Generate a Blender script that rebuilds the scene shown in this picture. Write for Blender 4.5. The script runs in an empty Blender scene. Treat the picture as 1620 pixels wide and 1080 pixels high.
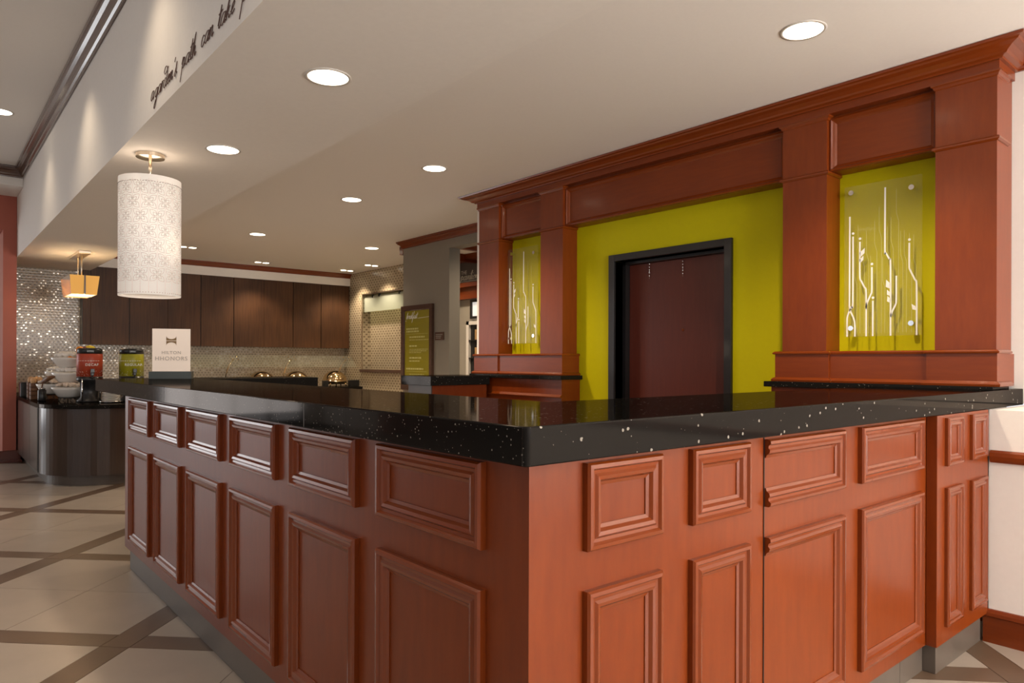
import bpy, bmesh, math, random
from mathutils import Vector, Matrix
random.seed(7)
S = bpy.context.scene
COL = S.collection

# ------------------------------------------------------------------ camera
F_PX, HC, RHO, CAM_H = 1112.0, 571.0, 0.0034, 1.2187
TH = math.radians(49.85)
cd = bpy.data.cameras.new('camera'); cam = bpy.data.objects.new('camera', cd); COL.objects.link(cam)
S.camera = cam
cd.sensor_fit = 'HORIZONTAL'; cd.sensor_width = 36.0; cd.lens = F_PX / 1620 * 36
cd.shift_y = (HC - 540) / 1620; cd.clip_start = 0.05; cd.clip_end = 100
fwd = Vector((math.cos(TH), math.sin(TH), 0)); rgt = Vector((math.sin(TH), -math.cos(TH), 0)); up = Vector((0, 0, 1))
# a very small roll, as in the photograph
r2 = rgt * math.cos(RHO) - up * math.sin(-RHO); u2 = up * math.cos(RHO) + rgt * math.sin(-RHO)
M = Matrix(((r2.x, u2.x, -fwd.x), (r2.y, u2.y, -fwd.y), (r2.z, u2.z, -fwd.z))).to_4x4()
M.translation = (0, 0, CAM_H); cam.matrix_world = M

# ------------------------------------------------------------------ world + daylight + added south fill
W = bpy.data.worlds.new('world'); S.world = W; W.use_nodes = True
bg = W.node_tree.nodes['Background']; bg.inputs[0].default_value = (0.92, 0.94, 1.0, 1); bg.inputs[1].default_value = 1.0
def area(name, loc, rot, sx, sy, power, col):
    l = bpy.data.lights.new(name, 'AREA'); l.shape = 'RECTANGLE'; l.size = sx; l.size_y = sy; l.energy = power; l.color = col
    o = bpy.data.objects.new(name, l); COL.objects.link(o); o.location = loc; o.rotation_euler = rot
    return o
R90 = math.pi / 2
DAY = (0.98, 0.97, 0.97)
area('daylight_west', (-5.93, 3.0, 1.7), (0, -R90, 0), 2.6, 7.0, 8, DAY)
area('fill_south', (2.3, -3.93, 1.45), (R90 + .72, 0, 0), 3.4, 1.9, 355, (1.0, 0.955, 0.915))  # added fill, tilted upward to brighten the ceiling
area('fill_south_lobby', (-3.0, -3.93, 1.45), (R90 + 1.0, 0, 0), 3.0, 1.9, 32, (1.0, 0.95, 0.9))  # weaker added fill, aimed up at the lobby ceiling
area('daylight_north', (-2.6, 12.85, 1.5), (-R90, 0, 0), 2.4, 2.5, 55, DAY)
S.view_settings.view_transform = 'Standard'; S.view_settings.look = 'None'
S.view_settings.gamma = 1.0; S.view_settings.exposure = 0.15
try: S.view_settings.use_curve_mapping = False
except Exception: pass

# ------------------------------------------------------------------ materials
def new_mat(name):
    m = bpy.data.materials.new(name); m.use_nodes = True
    nt = m.node_tree; b = nt.nodes['Principled BSDF']; return m, nt, b
def plain(name, col, rough=0.5, metal=0.0, emit=0.0, ecol=None, coat=0.0, spec=0.5, var=0.0, vscale=6.0, bump=0.0):
    m, nt, b = new_mat(name)
    b.inputs['Base Color'].default_value = (*col, 1); b.inputs['Roughness'].default_value = rough
    b.inputs['Metallic'].default_value = metal; b.inputs['Specular IOR Level'].default_value = spec
    b.inputs['Coat Weight'].default_value = coat; b.inputs['Coat Roughness'].default_value = 0.08
    if emit:
        b.inputs['Emission Color'].default_value = (*(ecol or col), 1); b.inputs['Emission Strength'].default_value = emit
    if var or bump:
        tc = nt.nodes.new('ShaderNodeTexCoord'); n = nt.nodes.new('ShaderNodeTexNoise'); n.inputs['Scale'].default_value = vscale
        n.inputs['Detail'].default_value = 5
        nt.links.new(tc.outputs['Object'], n.inputs['Vector'])
        if var:
            mx = nt.nodes.new('ShaderNodeMix'); mx.data_type = 'RGBA'
            mx.inputs[6].default_value = (*[c * (1 - var) for c in col], 1); mx.inputs[7].default_value = (*[min(1, c * (1 + var)) for c in col], 1)
            nt.links.new(n.outputs['Fac'], mx.inputs[0]); nt.links.new(mx.outputs[2], b.inputs['Base Color'])
        if bump:
            bp = nt.nodes.new('ShaderNodeBump'); bp.inputs['Strength'].default_value = bump; bp.inputs['Distance'].default_value = 0.002
            nt.links.new(n.outputs['Fac'], bp.inputs['Height']); nt.links.new(bp.outputs[0], b.inputs['Normal'])
    return m
def wood(name, c1, c2, rough=0.3, coat=0.4, scale=(14, 14, 1.1), coat_rough=0.1, contrast=1.0):
    m, nt, b = new_mat(name)
    tc = nt.nodes.new('ShaderNodeTexCoord'); mp = nt.nodes.new('ShaderNodeMapping'); mp.inputs['Scale'].default_value = scale
    n = nt.nodes.new('ShaderNodeTexNoise'); n.inputs['Scale'].default_value = 4; n.inputs['Detail'].default_value = 8; n.inputs['Roughness'].default_value = 0.6
    n2 = nt.nodes.new('ShaderNodeTexNoise'); n2.inputs['Scale'].default_value = 1.3; n2.inputs['Detail'].default_value = 2
    ad = nt.nodes.new('ShaderNodeMath'); ad.operation = 'ADD'
    ml = nt.nodes.new('ShaderNodeMath'); ml.operation = 'MULTIPLY'; ml.inputs[1].default_value = 0.5
    rp = nt.nodes.new('ShaderNodeValToRGB'); rp.color_ramp.elements[0].color = (*c1, 1); rp.color_ramp.elements[1].color = (*c2, 1)
    rp.color_ramp.elements[0].position = 0.5 - 0.22 / contrast; rp.color_ramp.elements[1].position = 0.5 + 0.22 / contrast
    L = nt.links.new
    L(tc.outputs['Object'], mp.inputs['Vector']); L(mp.outputs[0], n.inputs['Vector']); L(tc.outputs['Object'], n2.inputs['Vector'])
    L(n.outputs['Fac'], ad.inputs[0]); L(n2.outputs['Fac'], ad.inputs[1]); L(ad.outputs[0], ml.inputs[0]); L(ml.outputs[0], rp.inputs['Fac'])
    L(rp.outputs['Color'], b.inputs['Base Color'])
    b.inputs['Roughness'].default_value = rough; b.inputs['Coat Weight'].default_value = coat; b.inputs['Coat Roughness'].default_value = coat_rough; b.inputs['Specular IOR Level'].default_value = 0.35
    return m
def granite(name):
    m, nt, b = new_mat(name); L = nt.links.new
    tc = nt.nodes.new('ShaderNodeTexCoord')
    v = nt.nodes.new('ShaderNodeTexVoronoi'); v.inputs['Scale'].default_value = 62; v.inputs['Randomness'].default_value = 1.0
    v2 = nt.nodes.new('ShaderNodeTexVoronoi'); v2.inputs['Scale'].default_value = 150
    wn = nt.nodes.new('ShaderNodeTexNoise'); wn.inputs['Scale'].default_value = 160
    L(tc.outputs['Object'], v.inputs['Vector']); L(tc.outputs['Object'], v2.inputs['Vector']); L(tc.outputs['Object'], wn.inputs['Vector'])
    def cellmask(vor, keep, size):
        sp = nt.nodes.new('ShaderNodeSeparateColor'); L(vor.outputs['Color'], sp.inputs[0])
        a = nt.nodes.new('ShaderNodeMath'); a.operation = 'GREATER_THAN'; a.inputs[1].default_value = keep; L(sp.outputs[0], a.inputs[0])
        s_ = nt.nodes.new('ShaderNodeMath'); s_.operation = 'MULTIPLY'; s_.inputs[1].default_value = size; L(sp.outputs[1], s_.inputs[0])
        w_ = nt.nodes.new('ShaderNodeMath'); w_.operation = 'MULTIPLY_ADD'; w_.inputs[1].default_value = 0.25; L(wn.outputs['Fac'], w_.inputs[0]); L(vor.outputs['Distance'], w_.inputs[2])
        sb = nt.nodes.new('ShaderNodeMath'); sb.operation = 'SUBTRACT'; sb.inputs[1].default_value = 0.125; L(w_.outputs[0], sb.inputs[0])
        d = nt.nodes.new('ShaderNodeMath'); d.operation = 'LESS_THAN'; L(sb.outputs[0], d.inputs[0]); L(s_.outputs[0], d.inputs[1])
        o = nt.nodes.new('ShaderNodeMath'); o.operation = 'MULTIPLY'; L(a.outputs[0], o.inputs[0]); L(d.outputs[0], o.inputs[1]); return o
    a1 = cellmask(v, 0.84, 0.27); a2 = cellmask(v2, 0.88, 0.30)
    mx = nt.nodes.new('ShaderNodeMath'); mx.operation = 'MAXIMUM'; L(a1.outputs[0], mx.inputs[0]); L(a2.outputs[0], mx.inputs[1])
    c = nt.nodes.new('ShaderNodeMix'); c.data_type = 'RGBA'; c.inputs[6].default_value = (0.011, 0.010, 0.009, 1); c.inputs[7].default_value = (0.30, 0.27, 0.23, 1)
    L(mx.outputs[0], c.inputs[0])
    df = nt.nodes.new('ShaderNodeBsdfDiffuse'); L(c.outputs[2], df.inputs[0])
    gl = nt.nodes.new('ShaderNodeBsdfGlossy'); gl.inputs[0].default_value = (0.30, 0.27, 0.25, 1); gl.inputs['Roughness'].default_value = 0.06
    fr = nt.nodes.new('ShaderNodeFresnel'); fr.inputs[0].default_value = 1.45
    ms_ = nt.nodes.new('ShaderNodeMixShader'); L(fr.outputs[0], ms_.inputs[0]); L(df.outputs[0], ms_.inputs[1]); L(gl.outputs[0], ms_.inputs[2])
    L(ms_.outputs[0], nt.nodes['Material Output'].inputs[0])
    return m
def mosaic(name, axis, base, dark, pitch=(0.055, 0.042), spark=True):
    """small round mosaic: dots staggered on a grid in the wall's own plane"""
    m, nt, b = new_mat(name); L = nt.links.new
    tc = nt.nodes.new('ShaderNodeTexCoord'); sp = nt.nodes.new('ShaderNodeSeparateXYZ'); L(tc.outputs['Object'], sp.inputs[0])
    def mt(op, a, bb=None, cc=None):
        n = nt.nodes.new('ShaderNodeMath'); n.operation = op
        for i, q in enumerate((a, bb, cc)):
            if q is None: continue
            if isinstance(q, (int, float)): n.inputs[i].default_value = q
            else: L(q, n.inputs[i])
        return n.outputs[0]
    u = mt('DIVIDE', mt('ADD', sp.outputs[0], sp.outputs[1]), pitch[0]); v = mt('DIVIDE', sp.outputs[2], pitch[1])
    row = mt('FLOOR', v); par = mt('MODULO', row, 2.0); par = mt('ABSOLUTE', par)
    u2_ = mt('ADD', u, mt('MULTIPLY', par, 0.5))
    fu = mt('SUBTRACT', mt('FRACT', u2_), 0.5); fv = mt('SUBTRACT', mt('FRACT', v), 0.5)
    d = mt('SQRT', mt('ADD', mt('POWER', mt('MULTIPLY', fu, 1.15), 2.0), mt('POWER', fv, 2.0)))
    dot = mt('LESS_THAN', d, 0.27)
    cb = nt.nodes.new('ShaderNodeCombineXYZ'); L(mt('FLOOR', u2_), cb.inputs[0]); L(row, cb.inputs[1])
    wn = nt.nodes.new('ShaderNodeTexWhiteNoise'); wn.noise_dimensions = '2D'; L(cb.outputs[0], wn.inputs['Vector'])
    light = mt('GREATER_THAN', wn.outputs['Value'], 0.80 if spark else 2.0)
    dcol = nt.nodes.new('ShaderNodeMix'); dcol.data_type = 'RGBA'; dcol.inputs[6].default_value = (*dark, 1); dcol.inputs[7].default_value = (0.85, 0.80, 0.70, 1); L(light, dcol.inputs[0])
    big = nt.nodes.new('ShaderNodeTexNoise'); big.inputs['Scale'].default_value = 9; L(tc.outputs['Object'], big.inputs['Vector'])
    bcol = nt.nodes.new('ShaderNodeMix'); bcol.data_type = 'RGBA'; bcol.inputs[6].default_value = (*[q * 0.8 for q in base], 1); bcol.inputs[7].default_value = (*[q * 1.15 for q in base], 1); L(big.outputs['Fac'], bcol.inputs[0])
    fc = nt.nodes.new('ShaderNodeMix'); fc.data_type = 'RGBA'; L(dot, fc.inputs[0]); L(bcol.outputs[2], fc.inputs[6]); L(dcol.outputs[2], fc.inputs[7])
    L(fc.outputs[2], b.inputs['Base Color']); b.inputs['Roughness'].default_value = 0.22
    L(mt('MULTIPLY', mt('MULTIPLY', dot, light), 0.35), b.inputs['Metallic'])
    bp = nt.nodes.new('ShaderNodeBump'); bp.inputs['Strength'].default_value = 0.5; bp.inputs['Distance'].default_value = 0.003
    L(mt('SUBTRACT', 1.0, d), bp.inputs['Height']); L(bp.outputs[0], b.inputs['Normal'])
    return m
def glass(name, col=(1, 1, 1), rough=0.0, alpha=0.12, ior=1.45):
    m, nt, b = new_mat(name)
    out = nt.nodes['Material Output']; tr = nt.nodes.new('ShaderNodeBsdfTransparent'); tr.inputs[0].default_value = (*col, 1)
    gl = nt.nodes.new('ShaderNodeBsdfGlossy'); gl.inputs['Roughness'].default_value = rough
    mx = nt.nodes.new('ShaderNodeMixShader'); fr = nt.nodes.new('ShaderNodeFresnel'); fr.inputs[0].default_value = ior
    mx2 = nt.nodes.new('ShaderNodeMixShader'); mx2.inputs[0].default_value = alpha
    df = nt.nodes.new('ShaderNodeBsdfDiffuse'); df.inputs[0].default_value = (0.9, 0.95, 0.85, 1)
    L = nt.links.new
    ge = nt.nodes.new('ShaderNodeNewGeometry'); iv = nt.nodes.new('ShaderNodeMath'); iv.operation = 'SUBTRACT'; iv.inputs[0].default_value = 1.0; L(ge.outputs['Backfacing'], iv.inputs[1])
    fm = nt.nodes.new('ShaderNodeMath'); fm.operation = 'MULTIPLY'; L(fr.outputs[0], fm.inputs[0]); L(iv.outputs[0], fm.inputs[1])
    L(fm.outputs[0], mx.inputs[0]); L(tr.outputs[0], mx.inputs[1]); L(gl.outputs[0], mx.inputs[2])
    L(mx.outputs[0], mx2.inputs[1]); L(df.outputs[0], mx2.inputs[2]); L(mx2.outputs[0], out.inputs[0])
    return m

CHERRY = wood('cherry_wood', (0.145, 0.022, 0.002), (0.22, 0.040, 0.004), 0.36, 0.15, (9, 9, 1.6), 0.16)
CHERRY_H = wood('cherry_wood_horizontal', (0.145, 0.022, 0.002), (0.22, 0.040, 0.004), 0.36, 0.15, (1.2, 1.2, 14), 0.16)
MOULD = plain('cherry_moulding', (0.185, 0.033, 0.004), 0.27, coat=0.25, var=0.06, vscale=3)
DOORWOOD = wood('mahogany_door', (0.085, 0.016, 0.009), (0.125, 0.024, 0.012), 0.36, 0.3, (10, 10, 1.2), 0.2)
CABWOOD = wood('dark_zebrano', (0.034, 0.013, 0.005), (0.115, 0.048, 0.017), 0.5, 0.0, (34, 34, 0.7), 0.2, 1.5)
BUFWOOD = wood('dark_wenge', (0.035, 0.022, 0.016), (0.075, 0.048, 0.036), 0.28, 0.4, (26, 26, 0.8), 0.15)
BROWNTRIM = wood('dark_brown_trim', (0.085, 0.045, 0.032), (0.12, 0.065, 0.046), 0.22, 0.6, (1, 1, 10))
GRANITE = granite('black_granite')
PAINT = plain('white_paint', (0.85, 0.815, 0.765), 0.7, var=0.03, bump=0.15, vscale=40)
CEIL = plain('ceiling_paint', (0.83, 0.80, 0.76), 0.8, var=0.02, bump=0.15, vscale=60)
LIME = plain('lime_paint', (0.53, 0.475, 0.0015), 0.6, spec=0.15, var=0.03, bump=0.1, vscale=50)
GREYP = plain('grey_paint', (0.24, 0.215, 0.175), 0.6, var=0.03, bump=0.1, vscale=50)
REDP = plain('terracotta_paint', (0.40, 0.10, 0.06), 0.5, var=0.04, vscale=8)
TILE = plain('stone_tile', (0.36, 0.305, 0.255), 0.33, var=0.14, vscale=5, bump=0.1)
BORDER = plain('brown_border_tile', (0.125, 0.08, 0.052), 0.34, var=0.2, vscale=7)
GROUT = plain('grout', (0.22, 0.19, 0.16), 0.8)
KICK = plain('grey_brown_kick_tile', (0.115, 0.092, 0.074), 0.36, var=0.15, vscale=9)
BLACK = plain('black_lacquer', (0.012, 0.011, 0.011), 0.35, coat=0.2)
BLACKPL = plain('black_plastic', (0.015, 0.015, 0.016), 0.3)
SLATE = plain('slate_plastic', (0.045, 0.055, 0.055), 0.35)
NICKEL = plain('brushed_nickel', (0.72, 0.62, 0.50), 0.28, 1.0)
CHROME = plain('chrome', (0.85, 0.85, 0.86), 0.08, 1.0)
STEEL = plain('steel', (0.55, 0.53, 0.50), 0.18, 1.0)
BRASS = plain('polished_warm_steel', (0.80, 0.62, 0.38), 0.09, 1.0)
TRIMW = plain('white_trim_ring', (0.62, 0.58, 0.53), 0.4)
LAMP = plain('lamp_lens', (1, 0.9, 0.75), 0.5, emit=7.0, ecol=(1.0, 0.86, 0.66))
SHADE = plain('linen_shade', (0.82, 0.78, 0.74), 0.8, emit=0.24, ecol=(1.0, 0.83, 0.70))
ORANGESHADE = plain('amber_shade', (0.55, 0.30, 0.08), 0.7, emit=0.45, ecol=(1.0, 0.48, 0.10))
INSHADE = plain('shade_lining', (0.8, 0.7, 0.5), 0.7, emit=1.0, ecol=(1.0, 0.82, 0.58))
PRINT = plain('grey_print', (0.30, 0.25, 0.20), 0.8)
DOTSP = plain('shade_dots', (0.25, 0.21, 0.17), 0.8)
INK = plain('brown_ink', (0.11, 0.055, 0.042), 0.6)
WHITEINK = plain('white_print', (0.85, 0.84, 0.76), 0.6)
PALEINK = plain('pale_print', (0.60, 0.58, 0.22), 0.6)
CARD = plain('sign_card', (0.84, 0.72, 0.62), 0.5, emit=0.04, ecol=(1.0, 0.86, 0.76))  # slight emission lifts the card's brightness, though it is no lamp
GOLDP = plain('bronze_print', (0.20, 0.11, 0.035), 0.5)
GREYINK = plain('grey_lettering', (0.42, 0.36, 0.31), 0.6)
CERAMIC = plain('white_ceramic', (0.78, 0.74, 0.68), 0.18, coat=0.4)
REDLAB = plain('red_label', (0.42, 0.055, 0.020), 0.4, var=0.15, vscale=30)
GREENLAB = plain('green_label', (0.32, 0.30, 0.010), 0.4, var=0.15, vscale=30)
MENU = plain('menu_print', (0.30, 0.26, 0.008), 0.35)
ORANGE = plain('orange_peel', (0.80, 0.27, 0.015), 0.45, bump=0.3, vscale=90)
BANANA = plain('yellow_peel', (0.75, 0.55, 0.02), 0.5)
APPLE = plain('dark_red_peel', (0.20, 0.02, 0.03), 0.3)
BREAD = plain('bread_crust', (0.62, 0.36, 0.17), 0.7, var=0.2, vscale=25)
SUGAR = plain('white_sachets', (0.80, 0.76, 0.71), 0.7, var=0.1, vscale=40)
CREAMER = plain('pale_creamers', (0.72, 0.60, 0.50), 0.6, var=0.2, vscale=40)
CRATE = wood('crate_wood', (0.11, 0.045, 0.018), (0.20, 0.085, 0.032), 0.5, 0.1, (2, 2, 12))
MOS_BACK = mosaic('mosaic_back', 0, (0.50, 0.42, 0.31), (0.27, 0.225, 0.165), (0.048, 0.036))
MOS_SIDE = mosaic('mosaic_side', 1, (0.50, 0.42, 0.29), (0.19, 0.145, 0.09), (0.085, 0.040), False)
GLASS = glass('clear_glass', (0.96, 0.97, 0.94), 0.02, 0.03, 1.33)
ACRYL = glass('acrylic', (0.97, 0.97, 0.93), 0.02, 0.025, 1.18)
FROST = glass('frosted_glass', (0.80, 0.85, 0.72), 0.1, 0.3)
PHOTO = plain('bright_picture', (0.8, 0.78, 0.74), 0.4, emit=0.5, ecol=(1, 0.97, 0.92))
GOODS = plain('snack_packets', (0.45, 0.28, 0.12), 0.5, var=0.6, vscale=14)
OUTG = plain('pale_ground', (0.45, 0.45, 0.43), 0.9)

# ------------------------------------------------------------------ mesh builder
def wloc(o):
    v = Vector((0, 0, 0))
    while o is not None:
        v += o.location; o = o.parent
    return v
class MB:
    def __init__(s): s.v = []; s.f = []; s.sm = []
    def add(s, vs, fs, smooth=False):
        n = len(s.v); s.v += [tuple(v) for v in vs]
        for f in fs: s.f.append(tuple(i + n for i in f)); s.sm.append(smooth)
        return s
    def box(s, x0, x1, y0, y1, z0, z1, bev=0.0):
        if x0 > x1: x0, x1 = x1, x0
        if y0 > y1: y0, y1 = y1, y0
        if z0 > z1: z0, z1 = z1, z0
        if bev <= 0:
            return s.add([(x0, y0, z0), (x1, y0, z0), (x1, y1, z0), (x0, y1, z0), (x0, y0, z1), (x1, y0, z1), (x1, y1, z1), (x0, y1, z1)],
                         [(0, 3, 2, 1), (4, 5, 6, 7), (0, 1, 5, 4), (1, 2, 6, 5), (2, 3, 7, 6), (3, 0, 4, 7)])
        b = min(bev, (x1 - x0) / 2.01, (y1 - y0) / 2.01, (z1 - z0) / 2.01)
        bm = bmesh.new(); r = bmesh.ops.create_cube(bm, size=1)
        for v in bm.verts:
            v.co = Vector((x0 + (v.co.x + .5) * (x1 - x0), y0 + (v.co.y + .5) * (y1 - y0), z0 + (v.co.z + .5) * (z1 - z0)))
        bmesh.ops.bevel(bm, geom=bm.edges[:], offset=b, segments=2, profile=0.5, affect='EDGES')
        bm.verts.index_update()
        s.add([v.co[:] for v in bm.verts], [tuple(v.index for v in f.verts) for f in bm.faces]); bm.free(); return s
    def prism(s, poly, z0, z1, bev=0.0):
        """poly: list of (x, y) ccw, extruded in z"""
        bm = bmesh.new(); vs = [bm.verts.new((x, y, z0)) for x, y in poly]; f = bm.faces.new(vs)
        r = bmesh.ops.extrude_face_region(bm, geom=[f])
        for g in r['geom']:
            if isinstance(g, bmesh.types.BMVert): g.co.z = z1
        bmesh.ops.recalc_face_normals(bm, faces=bm.faces[:])
        if bev: bmesh.ops.bevel(bm, geom=bm.edges[:], offset=bev, segments=3, profile=0.5, affect='EDGES')
        bmesh.ops.triangulate(bm, faces=[f for f in bm.faces if len(f.verts) > 4])
        bm.verts.index_update()
        s.add([v.co[:] for v in bm.verts], [tuple(v.index for v in f.verts) for f in bm.faces]); bm.free(); return s
    def sweep(s, pts, prof, nrm, closed=False, inward=None, caps=True):
        """mitred sweep of a profile [(a, h)] along pts lying in the plane with normal nrm: a is measured sideways
        (to the left of travel seen from +nrm), h along nrm"""
        n = Vector(nrm).normalized(); P = [Vector(p) for p in pts]; N = len(P); rings = []
        for i in range(N):
            if closed or 0 < i < N - 1:
                d1 = (P[i] - P[i - 1]).normalized(); d2 = (P[(i + 1) % N] - P[i]).normalized()
            elif i == 0: d1 = d2 = (P[1] - P[0]).normalized()
            else: d1 = d2 = (P[-1] - P[-2]).normalized()
            s1 = n.cross(d1); s2 = n.cross(d2); m = (s1 + s2)
            m = m / max(1e-6, m.dot(s1))
            rings.append([P[i] + m * a + n * h for a, h in prof])
        K = len(prof); vs = [p for r in rings for p in r]; fs = []
        for i in range(N if closed else N - 1):
            j = (i + 1) % N
            for k in range(K - 1):
                fs.append((i * K + k, j * K + k, j * K + k + 1, i * K + k + 1))
            fs.append((i * K + K - 1, j * K + K - 1, j * K, i * K))
        if not closed and caps:
            fs.append(tuple(range(K))); fs.append(tuple((N - 1) * K + k for k in range(K))[::-1])
        return s.add(vs, fs)
    def tube(s, pts, r, n=8, closed=False, smooth=True, flat=None):
        P = [Vector(p) for p in pts]; N = len(P)
        if N < 2: return s
        rings = []; prev = None
        for i in range(N):
            a = P[i - 1] if (i > 0 or closed) else P[i]; b = P[(i + 1) % N] if (i < N - 1 or closed) else P[i]
            t = (b - a)
            if t.length < 1e-9: t = Vector((0, 0, 1))
            t.normalize()
            ref = prev if prev is not None else (Vector((0, 0, 1)) if abs(t.z) < .9 else Vector((1, 0, 0)))
            u = (ref - t * ref.dot(t))
            if u.length < 1e-6: u = t.orthogonal()
            u.normalize(); w = t.cross(u); prev = u
            rr = r[i] if isinstance(r, (list, tuple)) else r
            rings.append([P[i] + (u * math.cos(2 * math.pi * k / n) + w * math.sin(2 * math.pi * k / n)) * rr for k in range(n)])
        vs = [p for q in rings for p in q]; fs = []
        for i in range(N if closed else N - 1):
            j = (i + 1) % N
            for k in range(n): fs.append((i * n + k, i * n + (k + 1) % n, j * n + (k + 1) % n, j * n + k))
        if not closed: fs.append(tuple(range(n))[::-1]); fs.append(tuple((N - 1) * n + k for k in range(n)))
        return s.add(vs, fs, smooth)
    def lathe(s, prof, cx, cy, n=32, sx=1.0, sy=1.0, smooth=True, axis='z', rot=0.0):
        """prof: [(r, z)] absolute z; closes at r=0"""
        vs = []; fs = []; K = len(prof)
        for k in range(n):
            a = 2 * math.pi * k / n; ca, sa = math.cos(a) * sx, math.sin(a) * sy
            ca, sa = ca * math.cos(rot) - sa * math.sin(rot), ca * math.sin(rot) + sa * math.cos(rot)
            for r, z in prof: vs.append((cx + r * ca, cy + r * sa, z))
        for k in range(n):
            j = (k + 1) % n
            for i in range(K - 1): fs.append((k * K + i, j * K + i, j * K + i + 1, k * K + i + 1))
        return s.add(vs, fs, smooth)
    def disc(s, c, nrm, r, h, n=24):
        c = Vector(c); w = Vector(nrm).normalized(); u = w.orthogonal().normalized(); v = w.cross(u)
        vs = [c + (u * math.cos(2 * math.pi * k / n) + v * math.sin(2 * math.pi * k / n)) * r for k in range(n)]
        vs += [p + w * h for p in vs]
        return s.add(vs, [tuple(range(n))[::-1], tuple(range(n, 2 * n))] + [(k, (k + 1) % n, n + (k + 1) % n, n + k) for k in range(n)])
    def ball(s, c, r, sx=1, sy=1, sz=1, n=12):
        vs = []; fs = []; m = n // 2 + 1
        for i in range(m + 1):
            ph = math.pi * i / m
            for k in range(n):
                a = 2 * math.pi * k / n
                vs.append((c[0] + r * sx * math.sin(ph) * math.cos(a), c[1] + r * sy * math.sin(ph) * math.sin(a), c[2] + r * sz * math.cos(ph)))
        for i in range(m):
            for k in range(n):
                fs.append((i * n + k, (i + 1) * n + k, (i + 1) * n + (k + 1) % n, i * n + (k + 1) % n))
        return s.add(vs, fs, True)
    def build(s, name, mat, parent=None, **props):
        off = wloc(parent)
        me = bpy.data.meshes.new(name); me.from_pydata([(v[0] - off.x, v[1] - off.y, v[2] - off.z) for v in s.v], [], s.f)
        me.polygons.foreach_set('use_smooth', s.sm)
        bm = bmesh.new(); bm.from_mesh(me); bmesh.ops.delete(bm, geom=[v for v in bm.verts if not v.link_faces], context='VERTS'); bmesh.ops.remove_doubles(bm, verts=bm.verts, dist=1e-6); bmesh.ops.recalc_face_normals(bm, faces=bm.faces); bm.to_mesh(me); bm.free()
        me.materials.append(mat); me.update()
        o = bpy.data.objects.new(name, me); COL.objects.link(o)
        if parent is not None: o.parent = parent
        for k, v in props.items(): o[k] = v
        return o
def rebase(o):
    """move a single-mesh thing's origin to the centre of its base"""
    me = o.data; xs = [v.co for v in me.vertices]
    c = Vector(((min(p.x for p in xs) + max(p.x for p in xs)) / 2, (min(p.y for p in xs) + max(p.y for p in xs)) / 2, min(p.z for p in xs)))
    for v in me.vertices: v.co -= c
    o.location = c; return o
def thing(name, loc, label, cat, group=None):
    o = bpy.data.objects.new(name, None); COL.objects.link(o); o.location = loc; o.empty_display_size = 0.1
    o['label'] = label; o['category'] = cat
    if group: o['group'] = group
    return o
def tag(o, label, cat, group=None):
    o['label'] = label; o['category'] = cat
    if group: o['group'] = group
    return o
def struct(name, mb, mat, parent=None, label=None):
    o = mb.build(name, mat, parent)
    if parent is None: o['kind'] = 'structure'
    if label: o['label'] = label
    return o
def copy_tree(o, parent=None):
    c = o.copy(); COL.objects.link(c); c.parent = parent
    for ch in list(o.children): copy_tree(ch, c)
    return c
def text(name, body, size, origin, right, upv, mat, parent, width=None, align='CENTER', ext=0.0006, spacing=1.0, weight=0.0):
    cu = bpy.data.curves.new(name, 'FONT'); cu.body = body; cu.size = size; cu.align_x = align; cu.extrude = ext; cu.space_character = spacing; cu.offset = weight
    cu.resolution_u = 3
    o = bpy.data.objects.new(name, cu); COL.objects.link(o)
    cu.materials.append(mat)
    r = Vector(right).normalized(); u = Vector(upv).normalized(); n = r.cross(u)
    m = Matrix(((r.x, u.x, n.x), (r.y, u.y, n.y), (r.z, u.z, n.z))).to_4x4(); m.translation = Vector(origin) - wloc(parent)
    bpy.context.view_layer.update()
    me = bpy.data.meshes.new_from_object(o.evaluated_get(bpy.context.evaluated_depsgraph_get())); bpy.data.objects.remove(o)
    if not me.materials: me.materials.append(mat)
    o = bpy.data.objects.new(name, me); COL.objects.link(o)
    o.parent = parent; o.matrix_local = m
    return o

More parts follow.
